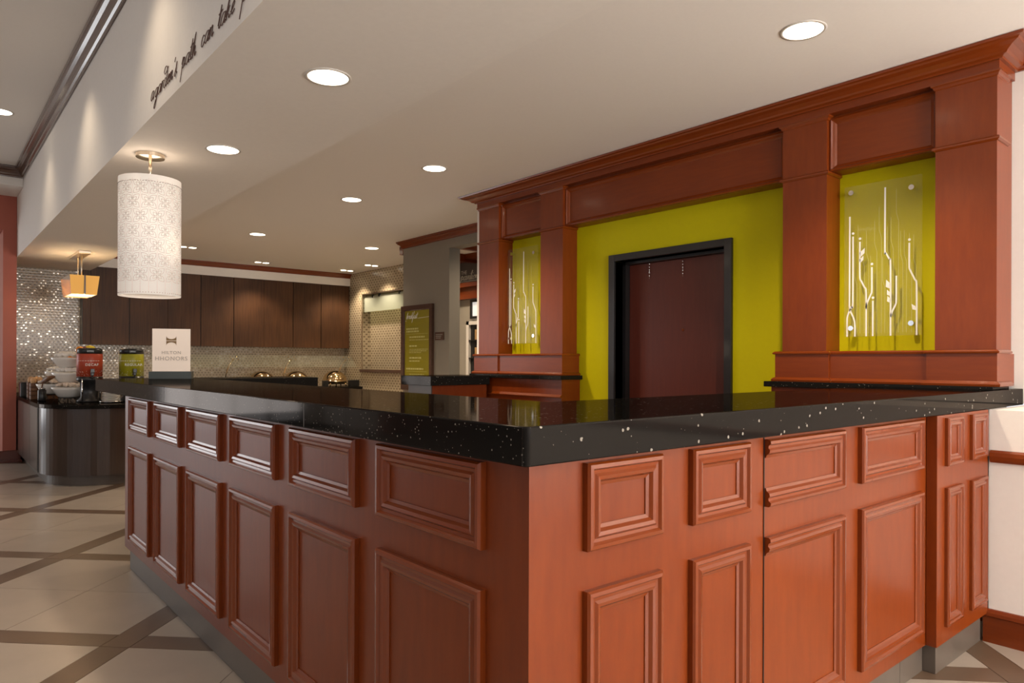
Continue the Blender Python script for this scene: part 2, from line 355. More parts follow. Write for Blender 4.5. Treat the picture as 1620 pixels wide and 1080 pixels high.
# hand-lettered strokes: each letter is (advance, [strokes]) ; x-height 1, ascender 2.1, descender -1.2
SCRIPT = {
 'a': (0.95, [[(.75, .85), (.45, 1.0), (.12, .7), (.08, .2), (.3, 0), (.6, .3), (.78, .95), (.68, .2), (.8, 0), (.98, .2)]]),
 'g': (0.95, [[(.75, .85), (.45, 1.0), (.12, .7), (.1, .25), (.35, .05), (.65, .4), (.78, .95), (.6, -.5), (.35, -1.15), (.1, -1.0), (.3, -.5), (.95, .2)]]),
 'r': (0.7, [[(0, .2), (.18, 1.05), (.1, 0), (.25, .7), (.5, 1.0), (.68, .9)]]),
 'd': (1.0, [[(.7, .85), (.42, 1.0), (.1, .65), (.1, .2), (.35, 0), (.65, .4), (.85, 1.3), (.55, 2.1), (.05, 2.2), (-.15, 1.75), (.2, 1.45), (.62, 1.6), (.95, 1.95)], [(.72, .9), (.66, .2), (.8, 0), (1.0, .2)]]),
 'e': (0.75, [[(0, .3), (.35, .5), (.58, .8), (.45, 1.0), (.2, .8), (.12, .3), (.35, 0), (.72, .25)]]),
 'n': (0.95, [[(0, .4), (.15, 1.0), (.1, 0), (.3, .7), (.55, 1.0), (.62, .7), (.6, .1), (.75, 0), (.95, .25)]]),
 "'": (0.35, [[(.2, 2.0), (.12, 1.55)]]),
 's': (0.75, [[(0, .1), (.3, .7), (.45, 1.35), (.4, .6), (.5, .2), (.3, -.05), (.08, .1)], [(.45, .1), (.75, .25)]]),
 'p': (0.95, [[(0, .5), (.2, 1.1), (.05, -1.2)], [(.12, .5), (.35, .95), (.6, .95), (.65, .5), (.45, .1), (.2, .05)], [(.5, .1), (.95, .25)]]),
 't': (0.6, [[(.1, .3), (.38, 1.9), (.25, .3), (.38, 0), (.6, .2)], [(0, 1.25), (.7, 1.4)]]),
 'h': (0.95, [[(0, .3), (.4, 2.2), (.15, 0), (.3, .6), (.55, .95), (.62, .6), (.6, .1), (.75, 0), (.95, .25)]]),
 'c': (0.75, [[(.6, .8), (.4, 1.0), (.12, .7), (.1, .2), (.35, 0), (.7, .3)]]),
 'k': (0.9, [[(0, .3), (.4, 2.1), (.15, 0)], [(.6, 1.0), (.22, .5), (.45, .4), (.65, 0), (.9, .2)]]),
 'l': (0.5, [[(0, .3), (.4, 1.9), (.3, 2.1), (.18, .3), (.3, 0), (.5, .25)]]),
 'i': (0.5, [[(0, .3), (.2, 1.0), (.15, .2), (.3, 0), (.5, .25)], [(.28, 1.45), (.32, 1.52)]]),
 'v': (0.8, [[(0, .9), (.15, 1.0), (.25, .1), (.4, .1), (.65, 1.0), (.8, .85)]]),
 'o': (0.85, [[(.5, .95), (.2, .8), (.1, .3), (.35, 0), (.62, .3), (.6, .8), (.45, .98), (.85, .8)]]),
 'b': (0.8, [[(0, .3), (.4, 2.1), (.15, .1), (.4, 0), (.6, .4), (.5, .8), (.25, .6)], [(.5, .7), (.8, .7)]]),
 'f': (0.75, [[(0, .3), (.45, 1.9), (.35, 2.1), (.1, -1.1), (.25, -.8), (.35, .2), (.75, .3)]]),
 'y': (0.95, [[(0, .9), (.12, .3), (.35, .1), (.6, .5), (.75, 1.0), (.5, -.8), (.2, -1.2), (.2, -.7), (.9, .2)]]),
 'm': (1.3, [[(0, .4), (.15, 1.0), (.1, 0), (.3, .8), (.45, .95), (.48, 0), (.7, .8), (.88, .95), (.92, .1), (1.1, 0), (1.3, .25)]]),
 'w': (1.1, [[(0, .9), (.15, .1), (.3, .1), (.45, .8), (.52, .1), (.7, .1), (.9, 1.0), (1.1, .85)]]),
 ' ': (0.8, []),
}
def catmull(p, k=4):
    if len(p) < 3: return p
    out = []; q = [p[0]] + list(p) + [p[-1]]
    for i in range(1, len(q) - 2):
        a, b, c, d = q[i - 1], q[i], q[i + 1], q[i + 2]
        for j in range(k):
            t = j / k
            out.append(tuple(0.5 * ((2 * b[m]) + (-a[m] + c[m]) * t + (2 * a[m] - 5 * b[m] + 4 * c[m] - d[m]) * t * t + (-a[m] + 3 * b[m] - 3 * c[m] + d[m]) * t ** 3) for m in range(2)))
    out.append(tuple(p[-1])); return out
def script_mb(mb, body, origin, right, upv, xh, rad, slant=0.35, width=0.9, k=4):
    o = Vector(origin); r = Vector(right); u = Vector(upv); x = 0
    for ch in body:
        adv, strokes = SCRIPT[ch]
        for st in strokes:
            pts = [o + r * ((x + a * width + b * slant) * xh) + u * (b * xh) for a, b in catmull(st, k)]
            mb.tube(pts, rad, 5)
        x += adv * width
    return x * xh

# ------------------------------------------------------------------ key dimensions
ZC = 2.705          # ceiling over the desk and buffet
ZS = 2.44           # soffit
ZL = 3.36           # lobby ceiling
ZT = 1.093          # counter top
ZB = 1.015          # underside of counter
SX, SY = 0.886, 1.008
XW_, YW_ = 0.928, 1.046   # desk faces
XF = 4.04           # lime wall plane
YT = 11.30          # mosaic wall plane

# ------------------------------------------------------------------ floor with its tiles
fl = struct('floor', MB().box(-6.2, 7.2, -4.2, 13.2, -0.12, -0.004), GROUT)
MOD, SW = 1.22, 0.130
q2 = math.sqrt(0.5)
def uvq(u0, u1, v0, v1):
    cs = [(u0, v0), (u1, v0), (u1, v1), (u0, v1)]
    return [((u - v) * q2, (u + v) * q2) for u, v in cs]
tile_me, bt_me = {}, {}
def floor_piece(name, u0, u1, v0, v1, mat, cache):
    key = (round(u1 - u0, 3), round(v1 - v0, 3))
    w, h = u1 - u0 - 0.003, v1 - v0 - 0.003
    if key not in cache:
        m = MB(); P = [((a - b) * q2, (a + b) * q2) for a, b in ((-w / 2, -h / 2), (w / 2, -h / 2), (w / 2, h / 2), (-w / 2, h / 2))]
        m.prism(P, -0.01, 0.0); o = m.build(name, mat, fl); cache[key] = o.data
    else:
        o = bpy.data.objects.new(name, cache[key]); COL.objects.link(o); o.parent = fl
    uc, vc = (u0 + u1) / 2, (v0 + v1) / 2
    o.location = ((uc - vc) * q2, (uc + vc) * q2, 0)
U0, V0 = 2.895, 1.930     # centres of the border strips
TS = (MOD - SW) / 2
for i in range(-6, 9):
    for j in range(-6, 11):
        uc, vc = U0 + i * MOD, V0 + j * MOD
        cx, cy = (uc - vc) * q2, (uc + vc) * q2
        x_, y_ = cx, cy + 0.86
        if not ((-2.3 < x_ < 1.6 and -0.9 < y_ < 11.4) or (-1.5 < x_ < 4.4 and -1.0 < y_ < 2.6)): continue
        ua, va = uc + SW / 2, vc + SW / 2
        for a in range(2):
            for b in range(2):
                floor_piece('tile', ua + a * TS, ua + (a + 1) * TS, va + b * TS, va + (b + 1) * TS, TILE, tile_me)
        floor_piece('border_tile', uc - SW / 2, uc + SW / 2, va, va + 2 * TS, BORDER, bt_me)
        floor_piece('border_tile', ua - SW, ua + 2 * TS, vc - SW / 2, vc + SW / 2, BORDER, bt_me)
# beyond the counted tiles the floor goes on as one joined sheet of the same stone
rest = MB()
for (x0, x1, y0, y1) in ((-6.2, -1.4, -4.2, 13.2), (1.6, 7.2, 2.6, 13.2), (4.4, 7.2, -4.2, 2.6), (-6.2, 7.2, 11.6, 13.2), (-6.2, 7.2, -4.2, -1.4)):
    rest.box(x0, x1, y0, y1, -0.02, -0.0035)
o = rest.build('tile_field', TILE, fl); o['kind'] = 'stuff'

# ------------------------------------------------------------------ ceilings and walls
struct('ceiling', MB().box(1.79, 7.2, -4.2, 11.6, ZC, ZC + 0.12), CEIL)
struct('ceiling_lobby', MB().box(-6.2, 0.89, -4.2, 10.6, ZL, ZL + 0.12), CEIL)
struct('wall_bulkhead', MB().box(0.89, 1.79, -4.2, YT, ZS, ZL + 0.12), PAINT)
struct('wall_header_lobby', MB().box(-6.2, 0.888, 9.57, 10.6, 3.155, ZL), PAINT)
wl = MB(); wl.box(-6.2, -6.0, -4.2, 10.6, 0, 0.5); wl.box(-6.2, -6.0, -4.2, 10.6, 3.0, ZL)
for a, b in ((-4.2, -0.6), (6.6, 10.6)): wl.box(-6.2, -6.0, a, b, 0.5, 3.0)
DARKP = plain('bounce_cut_umber', (0.20, 0.15, 0.125), .6, var=.04, vscale=20)  # unseen wall kept dark to cut bounce onto the desk's left face
struct('wall_west', wl, DARKP)
ws = MB(); ws.box(-6.2, -4.6, -4.2, -4.0, 0, ZL); ws.box(4.1, 7.2, -4.2, -4.0, 0, ZL); ws.box(-1.4, .5, -4.2, -4.0, 0, ZL); ws.box(-4.6, 4.1, -4.2, -4.0, 2.55, ZL); ws.box(-4.6, 4.1, -4.2, -4.0, 0, 0.45)
struct('wall_south', ws, PAINT)
# window frames in those walls
def window_frame(name, c0, c1, z0, z1, axis, fixed, nv, nh, mat):
    w = MB(); t = 0.03; d = 0.05
    def bar(a0, a1, b0, b1):
        if axis == 'y': w.box(fixed - d, fixed + d, a0, a1, b0, b1)
        else: w.box(a0, a1, fixed - d, fixed + d, b0, b1)
    for k in range(nv + 1):
        a = c0 + (c1 - c0) * k / nv; bar(a - t, a + t, z0, z1)
    for k in range(nh + 1):
        b = z0 + (z1 - z0) * k / nh; bar(c0, c1, b - t, b + t)
    return struct(name, w, mat)
window_frame('window_1', -0.6, 6.6, 0.5, 3.0, 'y', -6.08, 5, 2, BLACK)
window_frame('window_2', .5, 4.1, 0.45, 2.55, 'x', -4.08, 3, 1, BLACK)
window_frame('window_4', -4.6, -1.4, 0.45, 2.55, 'x', -4.08, 3, 1, BLACK)

# terracotta wall at the far end of the lobby, open to a glazed vestibule
rw = MB(); rw.box(0.755, 0.888, 10.22, 11.3, 0, 3.155); rw.box(-6.0, 0.755, 10.22, 10.6, 2.75, 3.155); rw.box(-6.0, -4.2, 10.22, 10.6, 0, 2.75)
struct('wall_terracotta', rw, REDP)
struct('baseboard_terracotta', MB().box(0.715, 0.93, 10.17, 10.215, 0, 0.14, 0.006).box(0.70, 0.94, 10.15, 10.215, 0, 0.03), DOORWOOD)
vb = MB(); vb.box(-4.4, -4.2, 10.6, 13.2, 0, 2.9); vb.box(0.74, 0.95, 11.3, 13.2, 0, 2.9); vb.box(-4.4, 0.95, 10.6, 13.2, 2.9, 3.02)
vb.box(-4.4, 0.95, 12.9, 13.1, 2.75, 2.9); vb.box(-1.3, 0.95, 12.9, 13.1, 0, 2.75); vb.box(-4.4, -3.9, 12.9, 13.1, 0, 2.75)
struct('wall_vestibule', vb, PAINT)
window_frame('window_3', -3.9, -1.3, 0.05, 2.75, 'x', 13.0, 4, 2, BLACK)
# two small pictures on the vestibule wall, seen past the terracotta pier
for zz, lb in ((1.62, 'small black framed picture on the vestibule wall, upper of two'), (1.22, 'small black framed picture on the vestibule wall, lower of two')):
    xp = 0.27
    t = thing('framed_picture', (xp, 12.88, zz), lb, 'picture', 'vestibule pictures')
    MB().sweep([(xp + .16, 12.895, zz - .15), (xp - .16, 12.895, zz - .15), (xp - .16, 12.895, zz + .15), (xp + .16, 12.895, zz + .15)], [(0, 0), (0, .02), (-.03, .02), (-.03, 0)], (0, -1, 0), True).build('frame', BLACK, t)
    MB().box(xp - .16, xp + .16, 12.885, 12.895, zz - .15, zz + .15).build('picture_sheet', PAINT, t)

# mosaic walls round the buffet
struct('wall_back', MB().box(0.89, 7.2, YT, YT + 0.2, 0, ZC), MOS_BACK)
XM = 5.69
ms = MB(); NZ0, NZ1, NY0, NY1 = 1.075, 2.31, 8.7, 10.64
ms.box(XM, XM + 0.14, 8.4, YT, 0, NZ0); ms.box(XM, XM + 0.14, 8.4, YT, NZ1, ZC); ms.box(XM, XM + 0.14, NY1, YT, NZ0, NZ1); ms.box(XM, XM + 0.14, 8.4, NY0, NZ0, NZ1)
ms.box(XM + 0.14, XM + 0.22, 8.4, YT, 0.6, ZC)
struct('wall_mosaic_side', ms, MOS_SIDE)
# recess fittings
t = thing('frosted_valance', (XM + 0.03, 9.7, 2.03), 'frosted glass valance hanging at the top of the mosaic recess', 'glass panel')
MB().box(XM + .025, XM + .037, NY0 + .01, NY1 - .01, 2.03, 2.29).build('glass_pane', FROST, t)
for yy in (10.35, 10.13, 9.5):
    MB().box(XM + .015, XM + .047, yy - .015, yy + .015, 2.26, 2.31).build('clip', BLACK, t)
rebase(tag(MB().box(XM - .035, XM + .135, 8.6, 10.68, 1.025, 1.075, .006).build('recess_shelf', BROWNTRIM), 'dark brown shelf along the bottom of the mosaic recess', 'shelf'))
tr = MB()
for (a0, a1, b0, b1) in ((10.625, 10.645, 1.075, 2.33), (8.7, 10.645, 2.31, 2.33)): tr.box(XM - .012, XM - .001, a0, a1, b0, b1)
struct('trim_1', tr, NICKEL)

# bulkhead over the wall cabinets and its crown
struct('wall_cabinet_bulkhead', MB().box(1.79, 5.685, 11.08, YT - .002, 2.50, ZC - .001), PAINT)
def crown_prof(pr, ht):
    """(sideways, down) profile of a crown moulding, sideways positive away from the wall"""
    p = [(0, -ht), (.12, -ht), (.15, -.88 * ht / 1), (.30, -.80 * ht), (.36, -.66 * ht), (.55, -.45 * ht), (.78, -.34 * ht), (.84, -.22 * ht), (.97, -.18 * ht), (1.0, 0), (0, 0)]
    return [(a * pr, h) for a, h in p]
struct('trim_2', MB().sweep([(5.685, 11.08, ZC - .001), (1.795, 11.08, ZC - .001)], [(a, h) for a, h in crown_prof(.06, .075)], (0, 0, 1)), MOULD)
struct('trim_3', MB().sweep([(-5.99, 9.565, ZL - .001), (0.885, 9.565, ZL - .001), (0.885, -3.99, ZL - .001)], [(-a, h) for a, h in crown_prof(.078, .115)], (0, 0, 1)), BROWNTRIM)

# grey wall with the opening to the pantry shop
XG = 4.64
gw = MB(); gw.box(XG, XG + .15, 6.62, 7.62, 0, ZC - .001); gw.box(XG, XG + .15, 5.30, 6.62, 2.515, ZC - .001); gw.box(XG, XG + .15, 4.9, 5.30, 0, ZC - .001)
struct('wall_grey', gw, GREYP)
struct('trim_4', MB().sweep([(XG + .1, 7.62, ZC - .002), (XG, 7.62, ZC - .002), (XG, 4.2, ZC - .002)], [(-a, h) for a, h in crown_prof(.07, .085)], (0, 0, 1)), MOULD)
# pantry room beyond
XP = 6.05
struct('wall_pantry', MB().box(XP, XP + .1, 4.9, 8.6, 0, 2.10).box(XP + .25, XP + .35, 4.2, 9.6, 0, ZC - .01).box(XM + .23, XP + .3, 8.62, 8.7, 0, ZC - .01), plain('pale_grey_paint', (.42, .385, .32), .6))
struct('trim_5', MB().box(XP - .10, XP + .25, 4.9, 8.6, 2.10, 2.16).box(XP - .04, XP + .25, 4.9, 8.6, 2.16, 2.27).box(XP - .12, XP + .25, 4.9, 8.6, 2.27, 2.33), CHERRY_H)
struct('trim_6', MB().box(XP - .25, XP + .25, 4.9, 8.6, 2.64, ZC - .002).box(XG + .16, XP, 7.0, 7.08, 2.6, ZC - .002).box(XG + .16, XP, 7.9, 7.98, 2.6, ZC - .002), CHERRY_H)
t = thing('pantry_sign', (XP, 7.9, 2.33), 'grey shop fascia reading THE pavilion in white, beyond the opening', 'sign')
MB().box(XP - .02, XP + .02, 6.6, 8.58, 2.331, 2.639).build('fascia_board', plain('fascia_grey', (.13, .115, .11), .5), t)
text('lettering', 'THE', .078, (XP - .024, 8.30, 2.468), (0, -1, 0), (0, 0, 1), WHITEINK, t, align='LEFT')
m = MB(); script_mb(m, 'pavilion', (XP - .026, 8.31, 2.385), (0, -1, 0), (0, 0, 1), .058, .005, width=1.2); m.tube([(XP - .026, 8.37, 2.365), (XP - .026, 7.6, 2.365)], .004, 5)
m.build('script_lettering', WHITEINK, t)
t = thing('framed_picture', (XP, 7.7, 1.83), 'black framed white picture on the grey pantry wall', 'picture')
MB().sweep([(XP - .003, 8.07, 1.82), (XP - .003, 7.5, 1.82), (XP - .003, 7.5, 2.09), (XP - .003, 8.07, 2.09)], [(0, 0), (0, .03), (.035, .03), (.035, 0)], (-1, 0, 0), True).build('frame', BLACK, t)
MB().box(XP - .012, XP - .003, 7.5, 8.07, 1.82, 2.09).build('picture_sheet', PHOTO, t)
t = thing('snack_display', (XP - .1, 7.6, 0), 'white framed display of snack packets below the pantry picture', 'display')
MB().box(XP - .10, XP - .003, 8.01, 8.07, 0, 1.78).box(XP - .10, XP - .003, 7.0, 8.07, 1.73, 1.78).box(XP - .10, XP - .003, 7.0, 7.06, 0, 1.73).build('frame', PAINT, t)
MB().box(XP - .06, XP - .003, 7.06, 8.01, 0, 1.73).build('backing', BLACK, t)
for k in range(5):
    MB().box(XP - .098, XP - .06, 7.06, 8.01, .5 + k * .25, .515 + k * .25).build('shelf', BLACK, t)
    for j in range(6):
        MB().box(XP - .095, XP - .07, 7.10 + j * .135, 7.20 + j * .135, .515 + k * .25, .66 + k * .25, .006).build('packet', GOODS, t)

# menu board and plaque
t = thing('menu_board', (XG, 7.27, 0.83), 'olive breakfast menu board in a dark brown frame on the grey wall', 'menu board')
my0, my1, mz0, mz1 = 6.925, 7.615, 0.86, 1.895
MB().sweep([(XG - .002, my1, mz0), (XG - .002, my0, mz0), (XG - .002, my0, mz1), (XG - .002, my1, mz1)], [(0, 0), (0, .035), (.055, .035), (.065, .022), (.065, 0)], (-1, 0, 0), True).build('frame', BROWNTRIM, t)
MB().box(XG - .016, XG - .002, my0 + .05, my1 - .05, mz0 + .05, mz1 - .05).build('printed_sheet', MENU, t)
m = MB(); script_mb(m, 'breakfast', (XG - .019, my1 - .10, 1.735), (0, -1, 0), (0, 0, 1), .038, .0028, k=3)
m.tube([(XG - .018, my1 - .075, 1.71), (XG - .018, my1 - .1, 1.71)], .003, 4); m.tube([(XG - .018, 7.25, 1.735), (XG - .018, my0 + .07, 1.745)], .003, 4); m.build('script_lettering', WHITEINK, t)
m = MB(); rr = random.Random(3)
def textline(z, y0, y1, h, mb):
    y = y0
    while y > y1:
        w = rr.uniform(.02, .055); w = min(w, y - y1 + .01)
        mb.box(XG - .0175, XG - .0160, y - w, y, z, z + h); y -= w + .012
for z, a, b, h in ((1.60, .10, .36, .020), (1.568, .10, .38, .020), (1.50, .17, .50, .016), (1.47, .17, .58, .007), (1.39, .17, .33, .018), (1.355, .17, .58, .007), (1.335, .17, .55, .007), (1.315, .17, .42, .007),
                   (1.245, .17, .42, .018), (1.21, .17, .40, .012), (1.11, .10, .48, .020), (1.05, .17, .50, .007), (1.03, .17, .38, .007), (.99, .17, .46, .007), (.965, .17, .40, .007)):
    textline(z, my1 - a, my1 - b, h, m)
m.box(XG - .0175, XG - .016, my1 - .58, my1 - .10, 1.545, 1.548); m.box(XG - .0175, XG - .016, my1 - .56, my1 - .10, 1.087, 1.090)
m.build('small_print', PALEINK, t)
t = thing('wall_plaque', (XG, 6.80, 1.46), 'small dark room plaque on the grey wall beside the menu board', 'plaque')
MB().box(XG - .012, XG - .001, 6.715, 6.895, 1.46, 1.555, .003).build('plate', BROWNTRIM, t)
m = MB()
for z, a, b in ((1.52, 6.875, 6.735), (1.50, 6.875, 6.76), (1.48, 6.87, 6.77)): m.box(XG - .0135, XG - .012, b, a, z, z + .010)
m.build('small_print', GREYP, t)

# ------------------------------------------------------------------ lime wall, door
lw = MB(); DY0, DY1, DZ = 2.62, 3.572, 1.975
lw.box(XF, XF + .22, 1.325, DY0, 0, ZC - .001); lw.box(XF, XF + .22, DY1, 5.07, 0, ZC - .001); lw.box(XF, XF + .22, DY0, DY1, DZ, ZC - .001)
struct('wall_lime', lw, LIME)
struct('wall_end_pier', MB().box(3.895, XF + .22, 5.07, 5.115, 0, ZC - .001), PAINT)
d1 = bpy.data.objects.new('door_1', None); COL.objects.link(d1); d1.location = (XF, 3.1, 0); d1['kind'] = 'structure'; d1['label'] = 'dark mahogany door in a black frame in the lime green wall'
fr = MB()
fr.box(XF - .022, XF + .20, DY0 - .055, DY0, 0, DZ + .05, .003); fr.box(XF - .022, XF + .20, DY1, DY1 + .055, 0, DZ + .05, .003); fr.box(XF - .022, XF + .20, DY0, DY1, DZ, DZ + .05, .003)
fr.box(XF + .08, XF + .20, DY1 - .03, DY1, 0, DZ); fr.box(XF + .08, XF + .20, DY0, DY0 + .015, 0, DZ); fr.box(XF + .08, XF + .20, DY0, DY1, DZ - .02, DZ)
fr.build('door_frame', BLACK, d1)
MB().box(XF + .125, XF + .168, DY0 + .018, DY1 - .032, 0.01, DZ - .022, .002).build('door_leaf', DOORWOOD, d1)
MB().disc((XF + .125, 3.045, 1.445), (-1, 0, 0), .010, .004, 12).build('peephole', BRASS, d1)
for yy, z1, n in ((3.345, 1.945, 5), (3.045, 1.935, 5)):
    m = MB(); 
    for k in range(n): m.ball((XF + .118, yy, z1 - k * .022), .006, n=6)
    m.tube([(XF + .118, yy, z1 + .01), (XF + .118, yy, z1 - n * .022)], .0015, 4)
    m.build('hook_chain', CHROME, d1)
MB().box(XF + .06, XF + .11, DY0 + .015, DY0 + .02, 1.55, 1.75).build('hinge', BRASS, d1)

# ------------------------------------------------------------------ cherry surround: columns, friezes, crown
fw = thing('panelled_surround', (3.95, 3.06, 1.107), 'cherry wood column surround with crown framing the lime wall', 'wall panelling')
COLS = [(1.06, 1.323), (1.873, 2.134), (3.983, 4.242), (4.786, 5.068)]
XCF = 3.88
for i, (a, b) in enumerate(COLS):
    c = MB().box(XCF, XF + (.066 if i == 0 else 0), a, b - (0.24 if 0 else 0), 1.28, 2.60).build('column', CHERRY, fw)
    def wrap(z0, prof, a=a, b=b):
        return MB().sweep([(XF - .001, a, z0), (XCF, a, z0), (XCF, b, z0), (XF - .001, b, z0)], prof, (0, 0, 1))
    wrap(2.268, [(0, 0), (.006, .002), (.014, .008), (.014, .016), (.008, .022), (0, .024)]).build('neck_moulding', MOULD, c)
    wrap(2.572, [(0, 0), (.006, .004), (.010, .014), (.018, .020), (.018, .028), (0, .028)]).build('cap_moulding', MOULD, c)
    pb = MB(); ya, yb = a - .028, b + .028
    if i == 0: ya = a - .012
    pb.box(3.848, XF if i else XF + .068, ya, yb if i else 1.323, 1.107, 1.262)
    if i == 0: pb.box(3.848, XF, 1.323, yb, 1.107, 1.262)
    p = pb.build('plinth', CHERRY_H, fw)
    pr = [(0, 0), (.010, .002), (.012, .010), (.002, .018), (-.02, .020), (-.02, 0)]
    MB().sweep([(XF - .001, ya, 1.262), (3.848, ya, 1.262), (3.848, yb, 1.262), (XF - .001, yb, 1.262)], pr, (0, 0, 1)).build('top_bead', MOULD, p)
    MB().sweep([(XF - .001, ya, 1.107), (3.848, ya, 1.107), (3.848, yb, 1.107), (XF - .001, yb, 1.107)], [(0, 0), (.016, 0), (.018, .010), (.008, .020), (0, .024)], (0, 0, 1)).build('base_bead', MOULD, p)
for a, b in ((1.351, 1.845), (4.270, 4.758)):
    p = MB().box(3.862, XF, a, b, 1.107, 1.262).build('plinth_panel', CHERRY_H, fw)
    MB().sweep([(3.862, a, 1.262), (3.862, b, 1.262)], [(-.1, 0), (.008, 0), (.010, .010), (0, .018), (-.1, .019)], (0, 0, 1)).build('top_bead', MOULD, p)
    MB().sweep([(3.862, a, 1.107), (3.862, b, 1.107)], [(0, 0), (.014, 0), (.016, .010), (.006, .020), (0, .024)], (0, 0, 1)).build('base_bead', MOULD, p)
for a, b in ((1.325, 1.871), (2.136, 3.981), (4.244, 4.784)):
    p = MB().box(3.925, XF - .002, a, b, 2.287, 2.60).build('frieze_panel', CHERRY_H, fw)
    MB().sweep([(3.925, b, 2.289), (3.925, a, 2.289), (3.925, a, 2.585), (3.925, b, 2.585)], [(0, 0), (0, .018), (.010, .022), (.016, .014), (.026, .008), (.034, 0)], (-1, 0, 0), True).build('moulding', MOULD, p)
YA, YB = 1.04, 5.088
MB().box(3.866, XF - .001, YA + .008, YB - .008, 2.60, 2.672).box(XF - .001, 4.108, YA + .008, 1.323, 2.60, 2.672).build('architrave', CHERRY_H, fw)
MB().sweep([(4.108, -3.99, 2.702), (4.108, YA + .008, 2.702), (3.866, YA + .008, 2.702), (3.866, YB - .008, 2.702), (4.2, YB - .008, 2.702)], crown_prof(.125, .062), (0, 0, 1)).build('crown_moulding', MOULD, fw)
# lower wood under the ledges
for (a, b), lb in (((1.06, 2.178), 'cherry wood base below the granite ledge nearest the desk corner'), ((3.945, 5.068), 'cherry wood base below the granite ledge by the return counter')):
    t = thing('ledge_base', (3.93, (a + b) / 2, 0), lb, 'panelled base')
    MB().box(3.835, XF - .002, a, b, .0, 1.074).build('body', CHERRY, t)
    MB().sweep([(3.835, a, .93), (3.835, b, .93)], [(0, 0), (.015, 0), (.018, .008), (.006, .02), (0, .026)], (0, 0, 1)).build('moulding', MOULD, t)
for (a, b), lb in (((1.05, 2.207), 'thin black granite ledge under the columns at the desk wall end'), ((3.915, 5.10), 'thin black granite ledge under the columns beyond the door')):
    rebase(tag(MB().box(3.798, XF - .002, a, b, 1.0745, 1.1065, .003).build('granite_ledge', GRANITE), lb, 'ledge'))

# acrylic artwork panels
def art(yc0, yc1, z0, z1, lb):
    """yc0 is the far (greater y) edge"""
    X = 3.982; w = yc0 - yc1; h = z1 - z0
    t = thing('art_panel', (X, (yc0 + yc1) / 2, z0), lb, 'wall art', 'acrylic art panels')
    MB().box(X, X + .006, yc1, yc0, z0, z1).build('acrylic_sheet', ACRYL, t)
    def P(u, v, off=.0012): return (X - off, yc0 - u * w, z1 - v * h)
    lines = [
     [(.075, .20), (.075, .72), (.075, .80), (.095, .84), (.145, .90), (.15, 1.0)],
     [(.12, .335), (.12, .775), (.10, .80), (.05, .86), (.042, .90), (.042, 1.0)],
     [(.215, .375), (.215, .60), (.235, .635), (.28, .68), (.300, .715), (.302, 1.0)],
     [(.375, .55), (.375, .70), (.365, .725), (.31, .785), (.304, .82)],
     [(.39, .77), (.39, 1.0)],
     [(.545, .045), (.545, .44), (.555, .465), (.60, .51), (.617, .55), (.620, 1.0)],
     [(.690, .62), (.690, .775), (.680, .805), (.635, .850), (.622, .88)],
     [(.850, .42), (.850, .565), (.86, .59), (.92, .655), (.94, .69), (.942, 1.0)],
    ]
    # v measured on the sheet: the sheet's own top edge is 0
    for st in lines:
        pts = [Vector(P(a, b)) for a, b in catmull(st, 3)]
        m = MB()
        for p, q in zip(pts[:-1], pts[1:]):
            d = (q - p).normalized(); n = Vector((-1, 0, 0)).cross(d) * .0042
            m.add([p + n, p - n, q - n, q + n, p + n + Vector((-.001, 0, 0)), p - n + Vector((-.001, 0, 0)), q - n + Vector((-.001, 0, 0)), q + n + Vector((-.001, 0, 0))],
                  [(0, 1, 2, 3), (4, 7, 6, 5), (0, 3, 7, 4), (1, 5, 6, 2)])
        m.build('printed_stalk', WHITEINK, t)
    for a, b in ((.12, .315), (.215, .355), (.375, .53), (.39, .75), (.85, .40)):
        MB().disc(P(a, b, .0), (-1, 0, 0), .007, .0015, 10).build('printed_berry', WHITEINK, t)
    def leaf(u, v, du, dv):
        a = Vector(P(u, v)); b = Vector(P(u + du, v + dv)); d = (b - a); n = Vector((-1, 0, 0)).cross(d.normalized()) * d.length * .30
        pts = [a, a + d * .35 + n, b, a + d * .5 - n * .7]; k = Vector((-.001, 0, 0))
        MB().add(pts + [p + k for p in pts], [(0, 1, 2, 3), (7, 6, 5, 4)] + [(i, (i + 1) % 4, 4 + (i + 1) % 4, 4 + i) for i in range(4)]).build('printed_leaf', WHITEINK, t)
    leaf(.225, .475, .055, -.055); leaf(.222, .515, .04, -.045)
    leaf(.612, .70, -.05, -.06); leaf(.612, .745, -.04, -.04); leaf(.614, .79, -.035, -.045)
    leaf(.935, .845, -.055, -.04)
    # faint etched lines
    m = MB()
    for k in range(16):
        u = .08 + k * .055 + rr.uniform(-.01, .01); v0 = rr.uniform(.06, .5)
        m.tube([P(u, v0, .0005), P(u, v0 + .15, .0005), P(u + .03, v0 + .2, .0005), P(u + .03, .98, .0005)], .0008, 3, smooth=False)
    m.build('etched_lines', PALEINK, t)
    for u, v in ((.10, .045), (.88, .075), (.10, .945), (.88, .925)):
        y, z = yc0 - u * w, z1 - v * h
        s_ = MB().disc((X - .012, y, z), (1, 0, 0), .014, .020, 16).disc((X + .006, y, z), (1, 0, 0), .008, XF - X - .007, 12).build('standoff', CHROME, t)
    return t
art(1.820, 1.42, 1.362, 2.20, 'tall acrylic panel printed with white twigs nearest the white wall')
art(4.785, 4.385, 1.372, 2.20, 'tall acrylic panel printed with white twigs beside the grey wall')

